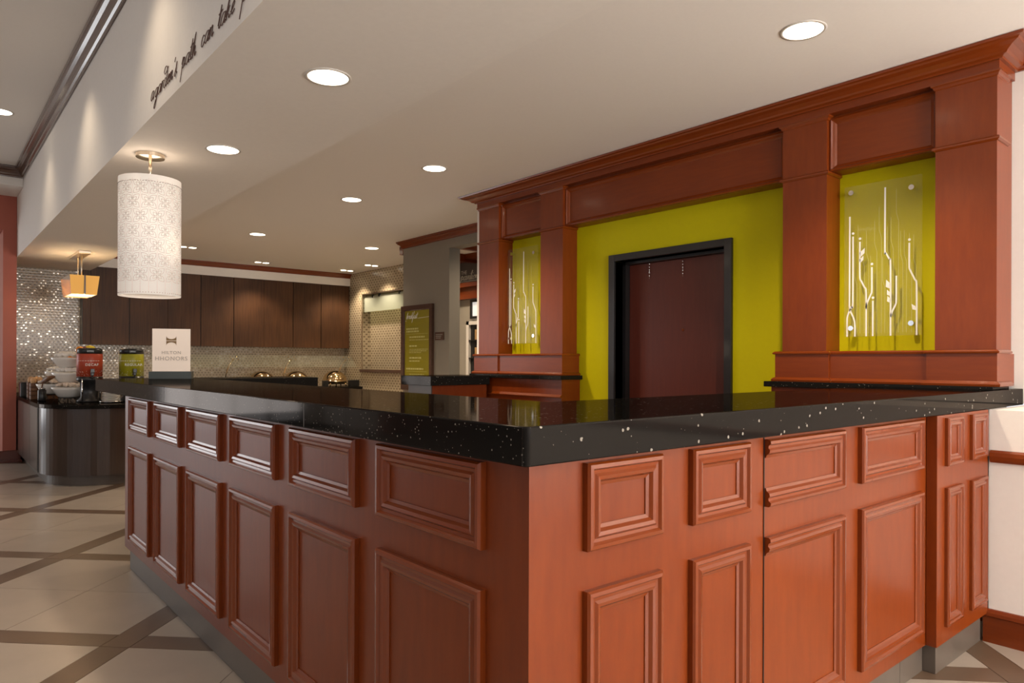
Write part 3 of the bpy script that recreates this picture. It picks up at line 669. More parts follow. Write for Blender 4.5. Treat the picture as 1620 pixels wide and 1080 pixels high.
# ------------------------------------------------------------------ white wall by the desk end
struct('wall_right', MB().box(4.11, 4.30, -4.0, 1.324, 1.02, ZC - .001).box(3.585, 4.30, -4.0, 1.006, 0, 1.013).box(3.62, 3.82, 1.006, 1.04, 0, 1.013), PAINT)
struct('trim_7', MB().sweep([(3.585, -3.9, .783), (3.585, .998, .783)], [(0, 0), (.012, .002), (.020, .012), (.024, .030), (.020, .046), (.010, .055), (0, .055)], (0, 0, 1)), MOULD)
struct('baseboard_right', MB().sweep([(3.585, -3.9, 0), (3.585, 1.022, 0)], [(0, 0), (.018, 0), (.018, .112), (.026, .118), (.024, .132), (.010, .143), (0, .144)], (0, 0, 1)), CHERRY_H)

# ------------------------------------------------------------------ reception desk
desk = thing('reception_desk', (1.2, 1.3, 0), 'cherry panelled reception desk with two rows of moulded panels', 'reception desk')
MB().prism([(XW_, YW_), (2.98, YW_), (3.58, YW_), (3.58, 1.50), (1.40, 1.50), (1.40, 4.55), (XW_, 4.62)], .125, ZB - .001).build('body', CHERRY, desk)
PY = 1.006
MB().box(2.98, 3.575, PY, YW_ - .001, .125, ZB - .001, .002).build('end_pilaster', CHERRY, desk)
k1 = MB()
k1.box(.945, 1.36, 1.085, 4.57, .001, .124)
k1.build('kick_board', KICK, desk)
# tiled kick along the front and under the pilaster, with joints
xs = [.945, 1.45, 1.95, 2.45, 2.82, 3.035]
for a, b in zip(xs[:-1], xs[1:]): MB().box(a + .0015, b - .0015, 1.076, 1.45, .001, .124).build('kick_tile', KICK, desk)
MB().box(3.038, 3.56, 1.030, 1.45, .001, .124).build('kick_tile', KICK, desk)
PROF = [(0, 0), (0, .014), (.004, .020), (.012, .021), (.017, .014), (.024, .013), (.030, .018), (.038, .016), (.044, .008), (.052, .005), (.052, 0)]
ZU0, ZU1, ZL0, ZL1 = .815, 1.003, .190, .730
def panel(side, a, b, z0, z1, plane, open_start=False, small=False):
    """side 'L' faces -x (a, b are y), side 'F' faces -y (a, b are x)"""
    k = .8 if small else 1.0
    pf = [(q * k, w * k) for q, w in PROF]
    if side == 'L':
        f = MB().box(plane - .002, plane, a + .02, b - .02, z0 + .02, z1 - .02).build('panel', CHERRY, desk)
        MB().sweep([(plane, b, z0), (plane, a, z0), (plane, a, z1), (plane, b, z1)], pf, (-1, 0, 0), True).build('moulding', MOULD, f)
    else:
        f = MB().box(a + .02 * (not open_start), b - .02, plane - .002, plane, z0 + .02, z1 - .02).build('panel', CHERRY, desk)
        if open_start: MB().sweep([(a, plane, z0), (b, plane, z0), (b, plane, z1), (a, plane, z1)], pf, (0, -1, 0), False).build('moulding', MOULD, f)
        else: MB().sweep([(a, plane, z0), (b, plane, z0), (b, plane, z1), (a, plane, z1)], pf, (0, -1, 0), True).build('moulding', MOULD, f)
for a in (4.016, 3.451, 2.886, 2.317, 1.750, 1.185):
    b = a + .446
    panel('L', a, b, ZU0, ZU1, XW_); panel('L', a, b, ZL0, ZL1, XW_)
for a, b in ((1.081, 1.335), (1.454, 1.712), (1.805, 2.268), (2.391, 2.92)):
    panel('F', a, b, ZU0, ZU1, YW_, open_start=(a == 1.805)); panel('F', a, b, ZL0, ZL1, YW_, open_start=(a == 1.805))
for a, b in ((3.058, 3.228), (3.340, 3.528)):
    panel('F', a, b, ZU0, ZU1, PY, small=True); panel('F', a, b, ZL0, ZL1, PY, small=True)
MB().box(1.8005, 1.8035, YW_ - .0025, YW_, .125, ZB - .002).build('gate_seam', BLACK, desk)
MB().box(XW_ + .002, 1.38, 4.585, 4.635, .125, ZB - .002, .002).build('end_panel', CHERRY, desk)
# return legs of the desk
MB().box(1.38, 2.235, 4.99, 5.26, 0.0, ZB - .001).build('return_panel', CHERRY, desk)

def rounded(poly, radii, n=6):
    out = []
    for i, (x, y) in enumerate(poly):
        r = radii.get(i, 0)
        if not r: out.append((x, y)); continue
        p = Vector((x, y)); a = (Vector(poly[i - 1]) - p).normalized(); b = (Vector(poly[(i + 1) % len(poly)]) - p).normalized()
        c = p + (a + b) * r
        for k in range(n + 1):
            t_ = k / n * math.pi / 2
            out.append(tuple(c - b * r * math.cos(t_) - a * r * math.sin(t_)))
    return out
ct = thing('countertop', (1.2, 1.3, ZB), 'thick black granite countertop flecked with white, wrapping the desk', 'countertop')
YE, YR0, YR1, XR1 = 2.02, 4.95, 5.35, 2.28
polyL = rounded([(SX, SY), (4.10, SY), (4.10, 1.044), (3.795, 1.044), (3.795, 1.59), (1.49, 1.59), (1.49, YR0), (XR1, YR0), (XR1, YR1), (SX, YR1)], {0: .012, 9: .06})
MB().prism(polyL, ZB, ZT, .0035).build('slab', GRANITE, ct)
# the other half of the return, joined to the column wall
t = thing('return_counter', (3.5, 5.0, 0), 'short cherry counter with granite top beside the menu board', 'counter')
MB().box(3.235, 3.80, 4.85, 5.22, .0, ZB - .001).build('body', CHERRY, t)
MB().box(3.185, 3.797, 4.80, 5.26, ZB, ZT, .003).build('slab', GRANITE, t)
MB().box(3.228, 3.235, 4.86, 5.21, 0, ZB - .002).build('end_panel', KICK, t)
# light seam in the slab's left run (jointed slab)
for yy in (2.02, 3.6): MB().box(SX - .0006, SX + .0006, yy, yy + .0018, ZB + .004, ZT - .004).build('slab_joint', KICK, ct)

# ------------------------------------------------------------------ sign on the counter
sg = thing('counter_sign', (1.315, 5.13, ZT), 'peach acrylic card sign with bow-tie emblem in a dark slate stand', 'sign')
dirn = Vector((-.42, -.907, 0)).normalized(); rt = Vector((-dirn.y, dirn.x, 0)); rt = Vector((.907, -.42, 0)).normalized(); c0 = Vector((1.30, 5.10, ZT))
def obox(mb, c, w, d, z0, z1, off=0.0, sh=0.0):
    vs = []
    for z in (z0, z1):
        for a, b in ((-w / 2, -d / 2), (w / 2, -d / 2), (w / 2, d / 2), (-w / 2, d / 2)):
            p = c + rt * (a + sh) - dirn * (b + off); vs.append((p.x, p.y, z))
    return mb.add(vs, [(0, 3, 2, 1), (4, 5, 6, 7), (0, 1, 5, 4), (1, 2, 6, 5), (2, 3, 7, 6), (3, 0, 4, 7)])
obox(MB(), c0, .262, .085, ZT, ZT + .048).build('stand', SLATE, sg)
obox(MB(), c0, .235, .006, ZT + .049, ZT + .335).build('card', CARD, sg)
fc = c0 + dirn * .0045
def on_card(u, v): p = fc + rt * u; return Vector((p.x, p.y, ZT + .05 + v))
n = dirn * .0012
em = MB()
for sgn in (1, -1):
    pts = [on_card(-.031, .205 if sgn > 0 else .205)]
def emb(pts):
    P = [on_card(a, b) for a, b in pts]; Q = [p + n for p in P]; k = len(P)
    em.add(P + Q, [tuple(range(k)), tuple(range(k, 2 * k))[::-1]] + [(i, (i + 1) % k, k + (i + 1) % k, k + i) for i in range(k)])
top = [(-.031, .2065)] + [(-.031, .236)] + [(.031 * math.cos(math.pi + a), .236 - .020 * math.sin(a)) for a in [math.pi * k / 8 for k in range(1, 8)]] + [(.031, .236), (.031, .2065)]
bot = [(x, .41 - y) for x, y in top]
for q in (top, bot):
    # split into quads between base line and arc
    arc = q[1:-1]; base = q[0][1]
    for (x0, y0), (x1, y1) in zip(arc[:-1], arc[1:]): emb([(x0, base), (x1, base), (x1, y1), (x0, y0)])
em.build('emblem', GOLDP, sg)
text('lettering', 'HILTON', .030, on_card(0, .115) + n, rt, (0, 0, 1), GREYINK, sg, spacing=1.15)
text('lettering', 'HHONORS', .038, on_card(0, .073) + n, rt, (0, 0, 1), GREYINK, sg, spacing=1.12)

# ------------------------------------------------------------------ recessed lights
def spot(loc, power, size=2.2, blend=.7, col=(1.0, .80, .58), rad=.06):
    l = bpy.data.lights.new('downlight', 'SPOT'); l.energy = power; l.spot_size = size; l.spot_blend = blend; l.color = col; l.shadow_soft_size = rad
    o = bpy.data.objects.new('downlight_beam', l); COL.objects.link(o); o.location = loc; return o
def downlight(x, y, z, lb, power, r=.085, **kw):
    t = thing('recessed_light', (x, y, z), lb, 'ceiling light', 'round recessed ceiling lights')
    MB().lathe([(r, z - .0005), (r + .001, z - .004), (r + .014, z - .003), (r + .014, z - .0005)], x, y, 40).build('trim_ring', TRIMW, t)
    MB().disc((x, y, z - .0025), (0, 0, 1), r, .002, 40).build('lens', LAMP, t)
    s_ = spot((0, 0, -.03), power, **kw); s_.parent = t
    return t
def twin(x, y, z, lb, power):
    t = thing('twin_recessed_light', (x, y, z), lb, 'ceiling light', 'twin recessed ceiling lights')
    MB().box(x - .13, x + .13, y - .06, y + .06, z - .004, z - .0005, .001).build('plate', TRIMW, t)
    for k in (-1, 1): MB().disc((x + k * .06, y, z - .0065), (0, 0, 1), .045, .002, 24).build('lens', LAMP, t)
    s_ = spot((0, 0, -.03), power, 1.9, .6); s_.parent = t
    return t
PW = 100
downlight(1.345, 2.83, ZS, 'large recessed light in the soffit, nearer the wall lettering', PW, size=1.5, blend=.9)
downlight(1.345, 4.20, ZS, 'recessed light in the soffit just above the drum pendant', PW * .7, size=1.3, blend=.9)
downlight(3.026, 1.57, ZC, 'recessed light in front of the column surround, largest of all', PW)
downlight(3.04, 4.54, ZC, 'recessed ceiling light level with the far end of the crown moulding', PW)
downlight(3.05, 5.92, ZC, 'recessed ceiling light second along from the crown corner', PW)
downlight(3.05, 8.28, ZC, 'small recessed ceiling light in front of the wall cabinets', PW)
downlight(4.57, 8.30, ZC, 'small recessed ceiling light near the grey wall corner', PW)
twin(5.39, 9.80, ZC, 'twin light nearest the mosaic recess wall', 60)
twin(3.98, 10.62, ZC, 'twin light over the middle of the wall cabinets', 60)
twin(5.39, 10.62, ZC, 'twin light at the corner end of the wall cabinets', 60)
twin(2.70, 9.83, ZC, 'twin light half hidden behind the drum pendant', 60)
# the lobby's own lights, one of them in the picture, washing the bulkhead
def lobby_light(x, y, lb, p=15):
    t = thing('recessed_light', (x, y, ZL), lb, 'ceiling light', 'lobby recessed lights')
    MB().lathe([(.085, ZL - .0005), (.086, ZL - .004), (.1, ZL - .003), (.1, ZL - .0005)], x, y, 32).build('trim_ring', TRIMW, t)
    MB().disc((x, y, ZL - .0025), (0, 0, 1), .085, .002, 32).build('lens', LAMP, t)
    s_ = spot((0, 0, -.03), p, 1.9, .9); s_.parent = t
lobby_light(.53, 7.50, 'recessed light in the high lobby ceiling beside the brown crown')
for y in (5.6, 3.7, 1.8, -.1): 
    s_ = spot((.53, y, ZL - .04), 22, 1.9, .9)
for x in (-1.2, -3.2):
    for y in (-2.0, 0.4, 2.8, 5.2, 7.6): spot((x, y, ZL - .04), 72, 1.3, .8, col=(1.0, .88, .74))  # unseen spots without fixtures, added for ambient light in the lobby
for x in (2.2, 3.4):
    for y in (-1.2,): spot((x, y, ZC - .04), 90, 2.4, .8)  # unseen spots added to bounce light off the near floor
# pantry room light and vestibule
spot((5.3, 5.9, 2.62), 45, 2.8, .8); spot((5.5, 7.3, 2.55), 30, 2.6, .8); spot((5.5, 8.2, 2.55), 20, 2.6, .8)

# ------------------------------------------------------------------ drum pendant
px_, py_ = 1.048, 4.585
pd = thing('drum_pendant', (px_, py_, 1.59), 'white drum pendant printed with leaf rosettes hanging from the soffit', 'pendant lamp')
MB().disc((px_, py_, ZS - .022), (0, 0, 1), .078, .021, 36).build('canopy', NICKEL, pd)
MB().tube([(px_, py_, ZS - .02), (px_, py_, 2.25)], .009, 12).build('rod', NICKEL, pd)
RD, Z0, Z1 = .168, 1.595, 2.285
MB().lathe([(RD, Z0), (RD, Z1), (RD - .004, Z1), (RD - .004, Z0), (RD, Z0)], px_, py_, 72).build('shade', SHADE, pd)
MB().disc((px_, py_, Z0 + .012), (0, 0, 1), RD - .006, .004, 48).build('diffuser', CERAMIC, pd)
m = MB()
for k in range(3):
    a = k * 2.094; m.tube([(px_, py_, Z1 - .03), (px_ + (RD - .004) * math.cos(a), py_ + (RD - .004) * math.sin(a), Z1 - .03)], .003, 6)
m.build('spider', NICKEL, pd)
pat = MB(); NF = 12; rows = 7; RR = RD + .0008
def cyl(a, z): return Vector((px_ + RR * math.cos(a), py_ + RR * math.sin(a), z))
def ribbon(pts, w):
    for (a0, z0), (a1, z1) in zip(pts[:-1], pts[1:]):
        d = Vector(((a1 - a0) * RR, z1 - z0)); L_ = d.length
        if L_ < 1e-6: continue
        nx, nz = -d.y / L_ * w / 2, d.x / L_ * w / 2
        pat.add([cyl(a0 + nx / RR, z0 + nz), cyl(a0 - nx / RR, z0 - nz), cyl(a1 - nx / RR, z1 - nz), cyl(a1 + nx / RR, z1 + nz)], [(0, 1, 2, 3)])
pitch = .0835; da = 2 * math.pi / NF
for r_ in range(rows):
    zc = Z0 + .115 + r_ * pitch
    for k in range(NF):
        ac = (k + .5 * (r_ % 2)) * da
        for q in range(4):
            th_ = math.pi / 4 + q * math.pi / 2; cs, sn = math.cos(th_), math.sin(th_)
            for sc in (1.0, .55):
                L0 = .048 * sc; pts = []
                for s in range(13):
                    t_ = s / 12 * 2; side = 1 if t_ <= 1 else -1; tt = t_ if t_ <= 1 else 2 - t_
                    l = .006 + L0 * tt; wdt = side * .0155 * sc * math.sin(math.pi * tt ** .85) 
                    pts.append((ac + (l * cs - wdt * sn) / RR, zc + l * sn + wdt * cs))
                ribbon(pts, .0013)
for k in range(NF * 2): ribbon([(k * da / 2, Z0 + .012), (k * da / 2, Z0 + .08 + rows * pitch)], .0006)
o = pat.build('printed_pattern', PRINT, pd); o['kind'] = 'stuff'
dm = MB()
for k in range(72): dm.ball(cyl(k * 2 * math.pi / 72, Z1 - .04), .0026, n=5)
for k in range(72): dm.ball(cyl(k * 2 * math.pi / 72, Z0 + .012), .0022, n=5)
o = dm.build('dot_border', DOTSP, pd); o['kind'] = 'stuff'
for (zz, pw) in ((1.36, 1.2), (2.37, 1.2)):
    l = bpy.data.lights.new('pendant_glow', 'POINT'); l.energy = pw; l.color = (1, .8, .6); l.shadow_soft_size = .1
    lo = bpy.data.objects.new('pendant_glow', l); COL.objects.link(lo); lo.parent = pd; lo.location = (0, 0, zz - 1.59)

# rectangular amber pendant over the buffet
bx, by = 1.42, 9.45
rp_ = thing('box_pendant', (bx, by, 1.95), 'amber fabric box pendant on two rods over the buffet', 'pendant lamp')
MB().box(bx - .06, bx + .06, by - .34, by + .34, ZS - .03, ZS - .001, .004).build('canopy', NICKEL, rp_)
for s_ in (-.12, .12): MB().tube([(bx, by + s_, ZS - .03), (bx, by + s_, 2.12)], .008, 8).build('rod', NICKEL, rp_)
def shade_box(h0, h1, w0, w1, l0, l1, t_):
    vs = []
    for (z, w, l) in ((h0, w0, l0), (h1, w1, l1)):
        for e in (0, t_):
            vs += [(bx - w + e, by - l + e, z), (bx + w - e, by - l + e, z), (bx + w - e, by + l - e, z), (bx - w + e, by + l - e, z)]
    fs = []
    for k in range(4):
        j = (k + 1) % 4
        fs += [(k, j, 8 + j, 8 + k), (4 + k, 12 + k, 12 + j, 4 + j), (k, 4 + k, 4 + j, j), (8 + k, 8 + j, 12 + j, 12 + k)]
    return vs, fs
vs, fs = shade_box(1.955, 2.165, .125, .145, .29, .33, .004)
SHEER = glass('sheer_fabric', (.80, .66, .52), .3, .22)
for k, nm, mt_ in ((0, 'shade', ORANGESHADE), (8, 'shade', ORANGESHADE), (4, 'sheer_side', SHEER), (12, 'sheer_side', SHEER)):
    MB().add(vs, fs[k:k + 4]).build(nm, mt_, rp_)
MB().box(bx - .118, bx + .118, by - .28, by + .28, 1.962, 1.966).build('diffuser', INSHADE, rp_)
MB().box(bx - .008, bx + .008, by - .336, by - .270, 1.953, 2.167).build('centre_strap', BROWNTRIM, rp_)
for s_ in (-.12, .0, .12): MB().ball((bx, by + s_, 2.03), .03, n=10).build('bulb', LAMP, rp_)
m = MB(); m.tube([(bx, by - .27, 2.08), (bx, by + .27, 2.08)], .006, 6); m.build('crossbar', NICKEL, rp_)
l = bpy.data.lights.new('box_pendant_glow', 'POINT'); l.energy = 14; l.color = (1, .68, .36); l.shadow_soft_size = .06
lo = bpy.data.objects.new('box_pendant_glow', l); COL.objects.link(lo); lo.parent = rp_; lo.location = (0, 0, .02)

# ------------------------------------------------------------------ lettering on the bulkhead
t = thing('wall_lettering', (.888, 3.1, 2.49), "dark script lettering a garden's path can take on the bulkhead", 'wall lettering')
XB = .8885; y = 3.875
words_ = [('a', 3.875, 2.514), ("garden's", 3.80, 2.510), ('path', 3.335, 2.506), ('can', 3.055, 2.506), ('take', 2.845, 2.506), ('p', 2.575, 2.506)]
for w_, y0, z_ in words_:
    m = MB(); script_mb(m, w_, (XB - .002, y0, z_), (0, -1, 0), (0, 0, 1), .041, .0019, slant=.45, width=1.5, k=5)
    m.build('word', INK, t)

# ------------------------------------------------------------------ buffet: base, top, wall cabinets
ZBF = .785
bf = thing('buffet_cabinet', (1.4, 9.0, 0), 'dark wenge buffet cabinet with a rounded end', 'cabinet')
def quarter(cx, cy, r, a0, a1, n=18): return [(cx + r * math.cos(a0 + (a1 - a0) * k / n), cy + r * math.sin(a0 + (a1 - a0) * k / n)) for k in range(n + 1)]
def foot(inset):
    r = .62 - inset
    return [(2.05 - inset, 7.72 + inset)] + [(2.05 - inset, 11.28), (.905 + inset, 11.28)] + quarter(.905 + .62, 7.72 + .62, r, math.pi, math.pi * 1.5)
p_ = foot(0.0)
MB().prism(p_[::-1], .10, ZBF - .04).build('carcass', BUFWOOD, bf)
MB().prism(foot(.055)[::-1], 0.001, .099).build('kick_board', KICK, bf)
for a, b in ((8.36, 8.98), (8.985, 9.61), (9.615, 10.20)):
    MB().box(.897, .9045, a + .004, b - .004, .115, ZBF - .05).build('door', BUFWOOD, bf)
MB().box(.899, .9045, 8.335, 8.352, .10, ZBF - .04).build('shadow_gap', BLACK, bf)
bft = thing('buffet_worktop', (1.4, 9.0, ZBF - .04), 'black granite buffet top with a rounded corner', 'countertop')
MB().prism([(x, y) for x, y in ([(2.09, 7.68), (2.09, 10.62), (5.685, 10.62), (5.685, 11.285), (.887, 11.285)] + quarter(.887 + .64, 7.68 + .64, .64, math.pi, math.pi * 1.5))], ZBF - .039, ZBF, .004).build('slab', GRANITE, bft)
bb = thing('back_buffet_cabinet', (3.8, 10.95, 0), 'dark wood base cabinets along the mosaic wall behind the desk', 'cabinet')
MB().box(2.06, 5.68, 10.66, 11.28, .10, ZBF - .04).build('carcass', BUFWOOD, bb)
MB().box(2.06, 5.68, 10.72, 11.28, 0, .099).build('kick_board', KICK, bb)
# wall cabinets
seams = [1.698, 1.796, 2.27, 2.775, 3.232, 3.717, 4.19, 4.669, 5.153, 5.676]
CZ0, CZ1, CY = 1.432, 2.498, 11.08
units = [(0, 2), (2, 4), (4, 5), (5, 7), (7, 8), (8, 9)]
lbls = ['dark wood wall cabinet at the box pendant end', 'dark wood wall cabinet behind the drum pendant', 'single door dark wood wall cabinet next to the drum pendant', 'pair of dark wood cabinet doors lit at the middle of the run', 'single door wall cabinet next to the corner cabinet', 'dark wood wall cabinet against the mosaic side wall']
for (a, b), lb in zip(units, lbls):
    x0, x1 = seams[a], seams[b]
    t = thing('wall_cabinet', ((x0 + x1) / 2, 11.2, CZ0), lb, 'cabinet', 'dark wood wall cabinets')
    MB().box(x0 + .001, x1 - .001, CY + .022, YT - .002, CZ0, CZ1).build('carcass', BLACK, t)
    for k in range(a, b):
        w0, w1 = seams[k], seams[k + 1]
        MB().box(w0 + (.005 if k == a else .0015), w1 - (.005 if k == b - 1 else .0015), CY, CY + .02, CZ0 - .004, CZ1, .0015).build('door', CABWOOD, t)

# ------------------------------------------------------------------ coffee urns
def urn(x, y, mat, word, lb):
    t = thing('coffee_urn', (x, y, ZBF), lb, 'coffee dispenser', 'coffee dispensers')
    R_ = .118
    MB().lathe([(0, 1.045), (R_, 1.045), (R_, 1.275), (R_ - .004, 1.28), (0, 1.28)], x, y, 40).build('body', mat, t)
    MB().lathe([(0, 1.281), (R_ - .002, 1.281), (R_ - .004, 1.325), (R_ - .02, 1.338), (0, 1.340)], x, y, 40).build('lid', BLACKPL, t)
    MB().box(x - .045, x + .02, y - R_ - .001, y - R_ + .02, 1.295, 1.318, .002).build('lid_tag', SLATE, t)
    MB().lathe([(0, 1.040), (R_ + .001, 1.040), (R_ + .001, 1.0), (R_ - .03, .985), (R_ - .035, .83), (R_, .80), (R_ + .005, ZBF + .001), (0, ZBF + .001)], x, y, 40).build('stand', BLACKPL, t)
    for k in (-1, 1): MB().tube([(x + k * .08, y - .09, ZBF + .01), (x + k * .08, y - .09, 1.02)], .007, 8).build('post', CHROME, t)
    tp = MB(); tp.box(x - .014, x + .014, y - R_ - .045, y - R_ + .006, 1.055, 1.085, .004); tp.tube([(x, y - R_ - .03, 1.06), (x, y - R_ - .03, 1.02)], .009, 8)
    tp.build('tap', BLACKPL, t)
    MB().box(x - .018, x + .018, y - R_ - .050, y - R_ - .030, 1.085, 1.125, .003).build('tap_lever', BLACKPL, t)
    # lettering wrapped as flat strip at the front
    d = Vector((-x, -y, 0)).normalized(); r_ = Vector((-d.y, d.x, 0)); r_ = Vector((-d.y, d.x, 0))
    p = Vector((x, y, 0)) + d * (R_ + .003)
    text('lettering', word, .036, (p.x + r_.x * .02, p.y + r_.y * .02, 1.155), r_, (0, 0, 1), WHITEINK, t, ext=.001, spacing=1.1, weight=.0004)
    m = MB()
    m2 = MB(); pp = p + d * .002 - r_ * .095
    for k in range(9):
        a = -0.9 + k * .2; q = Vector((x, y, 0)) + (d * math.cos(a) + r_ * math.sin(a)) * (R_ + .0015)
        m2.box(q.x - .008, q.x + .008, q.y - .001, q.y + .001, 1.205, 1.209)
    m2.build('script_line', WHITEINK, t)
    m3 = MB()
    for k in range(30):
        a = rr.uniform(-1.3, 1.3); z = rr.uniform(1.05, 1.105); q = Vector((x, y, 0)) + (d * math.cos(a) + r_ * math.sin(a)) * (R_ + .001)
        m3.ball((q.x, q.y, z), .0028, n=5)
    m3.build('printed_flecks', WHITEINK, t)
    return t
urn(1.355, 8.41, REDLAB, 'DECAF', 'red banded coffee urn lettered DECAF on a black stand')
urn(1.745, 8.41, GREENLAB, 'REGULAR', 'olive green banded coffee urn lettered REGULAR')

# ------------------------------------------------------------------ tiered bowls
def bowl(x, y, z, w, rot, lb, fill=None, fmat=None, fn=0, fr_=.02, flab='contents'):
    t = thing('serving_bowl', (x, y, z), lb, 'bowl', 'white boat shaped bowls on the buffet stand')
    h = .105
    MB().lathe([(0, z), (w * .48, z), (w * .62, z + .012), (w * .92, z + h * .75), (w, z + h), (w * .96, z + h), (w * .86, z + h * .72), (w * .5, z + .02), (0, z + .018)], x, y, 36, 1.0, .62, rot=rot).build('dish', CERAMIC, t)
    if fmat:
        m = MB(); r0 = random.Random(int(x * 1000 + z * 77))
        for k in range(fn):
            a = r0.uniform(0, 6.28); q = math.sqrt(r0.random()) * w * .72
            dx, dy = q * math.cos(a), q * .6 * math.sin(a)
            m.ball((x + dx * math.cos(rot) - dy * math.sin(rot), y + dx * math.sin(rot) + dy * math.cos(rot), z + h * .90 + fr_ * .5 + .045 * (1 - (q / w) ** 2)), fr_, 1.2, 1, .9, n=7)
        o = m.build(flab, fmat, t); o['kind'] = 'stuff'
    return t
rot0 = math.radians(-40)
BW = [(1.215, 8.75, 1.135, .185), (1.225, 8.74, .975, .19), (1.20, 8.66, .822, .175), (1.085, 9.02, .850, .15), (1.16, 9.08, .985, .14)]
bowl(*BW[0], rot0, 'topmost white bowl heaped with sachets on the tiered stand', 1, SUGAR, 70, .022, 'sachets')
bowl(*BW[1], rot0, 'middle white bowl of creamers on the tiered stand', 1, SUGAR, 70, .023, 'creamer_pots')
bowl(*BW[2], rot0, 'lowest white bowl on the tiered stand, nearest the coffee urn', 1, CREAMER, 60, .016, 'sachets')
bowl(*BW[3], rot0, 'white bowl low on the stand beside the bread crates', 1, CREAMER, 46, .018, 'sachets')
bowl(*BW[4], rot0, 'white bowl behind the middle bowl of creamers', 1, SUGAR, 36, .018, 'creamer_pots')
st = thing('wire_stand', (1.15, 8.5, ZBF), 'black wire tiered stand carrying the white bowls', 'display stand')
m = MB()
def ell(cx, cy, z, a, b, rot, n=28): return [(cx + a * math.cos(t_) * math.cos(rot) - b * math.sin(t_) * math.sin(rot), cy + a * math.cos(t_) * math.sin(rot) + b * math.sin(t_) * math.cos(rot), z) for t_ in [2 * math.pi * k / n for k in range(n)]]
for cx, cy, z, w_ in BW:
    MB().tube(ell(cx, cy, z - .005, w_ * .42, w_ * .26, rot0), .004, 6, True).build('ring', BLACKPL, st)
for cx, cy, z1 in ((1.21, 8.72, 1.13), (1.11, 9.05, .98)):
    MB().tube([(cx + .16, cy + .14, ZBF + .004), (cx + .16, cy + .14, z1), (cx + .03, cy + .03, z1 - .002)], .005, 6).build('upright', BLACKPL, st)
for cx, cy, z, w_ in (BW[2], BW[3]):
    for k in range(8):
        a = k * .785; m.tube([(cx + .07 * math.cos(a), cy + .045 * math.sin(a), z - .006), (cx + .09 * math.cos(a + .5), cy + .06 * math.sin(a + .5), ZBF + .004)], .003, 5)
m.build('scrollwork', BLACKPL, st)
# fruit behind the top bowl
FX, FY, FZ = .09, .27, .055
fb = thing('fruit_bowl', (1.39, 9.13, 1.02), 'white bowl holding the fruit behind the red urn', 'bowl')
MB().lathe([(0, 1.145), (.06, 1.145), (.13, 1.22), (.135, 1.225), (.12, 1.22), (.05, 1.155), (0, 1.155)], 1.39, 9.13, 30).build('dish', CERAMIC, fb)
MB().lathe([(0, ZBF + .001), (.07, ZBF + .001), (.07, ZBF + .012), (.012, ZBF + .03), (.012, 1.14), (.03, 1.145)], 1.39, 9.13, 20).build('pedestal', BLACKPL, fb)
fruit = [(1.235, 8.80, 1.205, ORANGE, 'orange', 'orange lying at the urn side of the fruit bowl'), (1.27, 8.87, 1.215, ORANGE, 'orange', 'orange in the middle of the fruit bowl'), (1.21, 8.87, 1.20, ORANGE, 'orange', 'orange at the outer rim of the fruit bowl'),
         (1.31, 8.80, 1.21, APPLE, 'apple', 'dark red apple among the oranges'), (1.28, 8.83, 1.275, ORANGE, 'orange', 'orange on top of the fruit heap'), (1.33, 8.88, 1.275, APPLE, 'apple', 'dark red apple on top of the fruit heap')]
for x, y, z, mt_, nm, lb in fruit:
    x += FX; y += FY; z += FZ
    t = thing(nm, (x, y, z - .04), lb, 'fruit', 'fruit in the bowl')
    MB().lathe([(0, z - .036), (.02, z - .038), (.036, z - .015), (.040, z + .003), (.030, z + .027), (.012, z + .036), (0, z + .034)], x, y, 18).build('flesh', mt_, t)
    MB().tube([(x, y, z + .033), (x + .002, y, z + .042)], .002, 5).build('stalk', CRATE, t)
t = thing('banana', (1.38, 8.84, 1.28), 'yellow banana at the top of the fruit heap', 'fruit')
MB().tube([(1.45 + .09 * math.cos(a), 9.09 + .02 * math.sin(a), 1.275 + .09 * math.sin(a)) for a in (.2, .6, 1.0, 1.4, 1.8)], [.008, .018, .020, .018, .007], 8).build('peel', BANANA, t)
# bread crates
for i, (x, y, lb) in enumerate(((.985, 9.25, 'wooden bread crate with tan rolls, outermost on the buffet'), (1.12, 9.25, 'wooden bread crate with tan rolls next to the bowls'), (1.00, 9.65, 'wooden bread crate with tan rolls nearest the terracotta pier'))):
    t = thing('bread_crate', (x, y, ZBF), lb, 'crate', 'wooden bread crates')
    w = MB(); hw = .060
    for k in range(4):
        z = ZBF + .002 + k * .045
        MB().box(x - hw, x + hw, y - .075, y - .067, z, z + .038).build('slat', CRATE, t)
        MB().box(x - hw, x - hw + .008, y - .067, y + .067, z, z + .038).build('slat', CRATE, t)
    w.box(x - hw, x + hw, y + .067, y + .075, ZBF + .002, ZBF + .175); w.box(x + hw - .008, x + hw, y - .067, y + .067, ZBF + .002, ZBF + .175); w.box(x - hw + .008, x + hw - .008, y - .067, y + .067, ZBF + .002, ZBF + .02)
    w.build('box', CRATE, t)
    for k in range(2):
        b = tag(MB().ball((x - .028 + k * .056, y - .01, ZBF + .20), .042, .75, 1.2, 1.0, n=12).build('bread_roll', BREAD), ('tan bread roll at the %s of the crate %s' % (('outer side', 'inner side')[k], ('outermost on the buffet', 'next to the bowls', 'nearest the terracotta pier')[i])), 'bread', 'tan bread rolls in the wooden crates')
        rebase(b)
t = thing('condiment_box', (.955, 10.1, ZBF), 'black box at the pier end of the buffet top', 'box')
MB().box(.905, .99, 9.95, 10.15, ZBF + .001, ZBF + .16, .004).box(.915, .98, 9.96, 10.14, ZBF + .16, ZBF + .165).build('box', BLACKPL, t)
t = thing('glass_jar', (1.0, 8.82, ZBF), 'dark glass jar with steel lid beside the bread crates', 'jar')
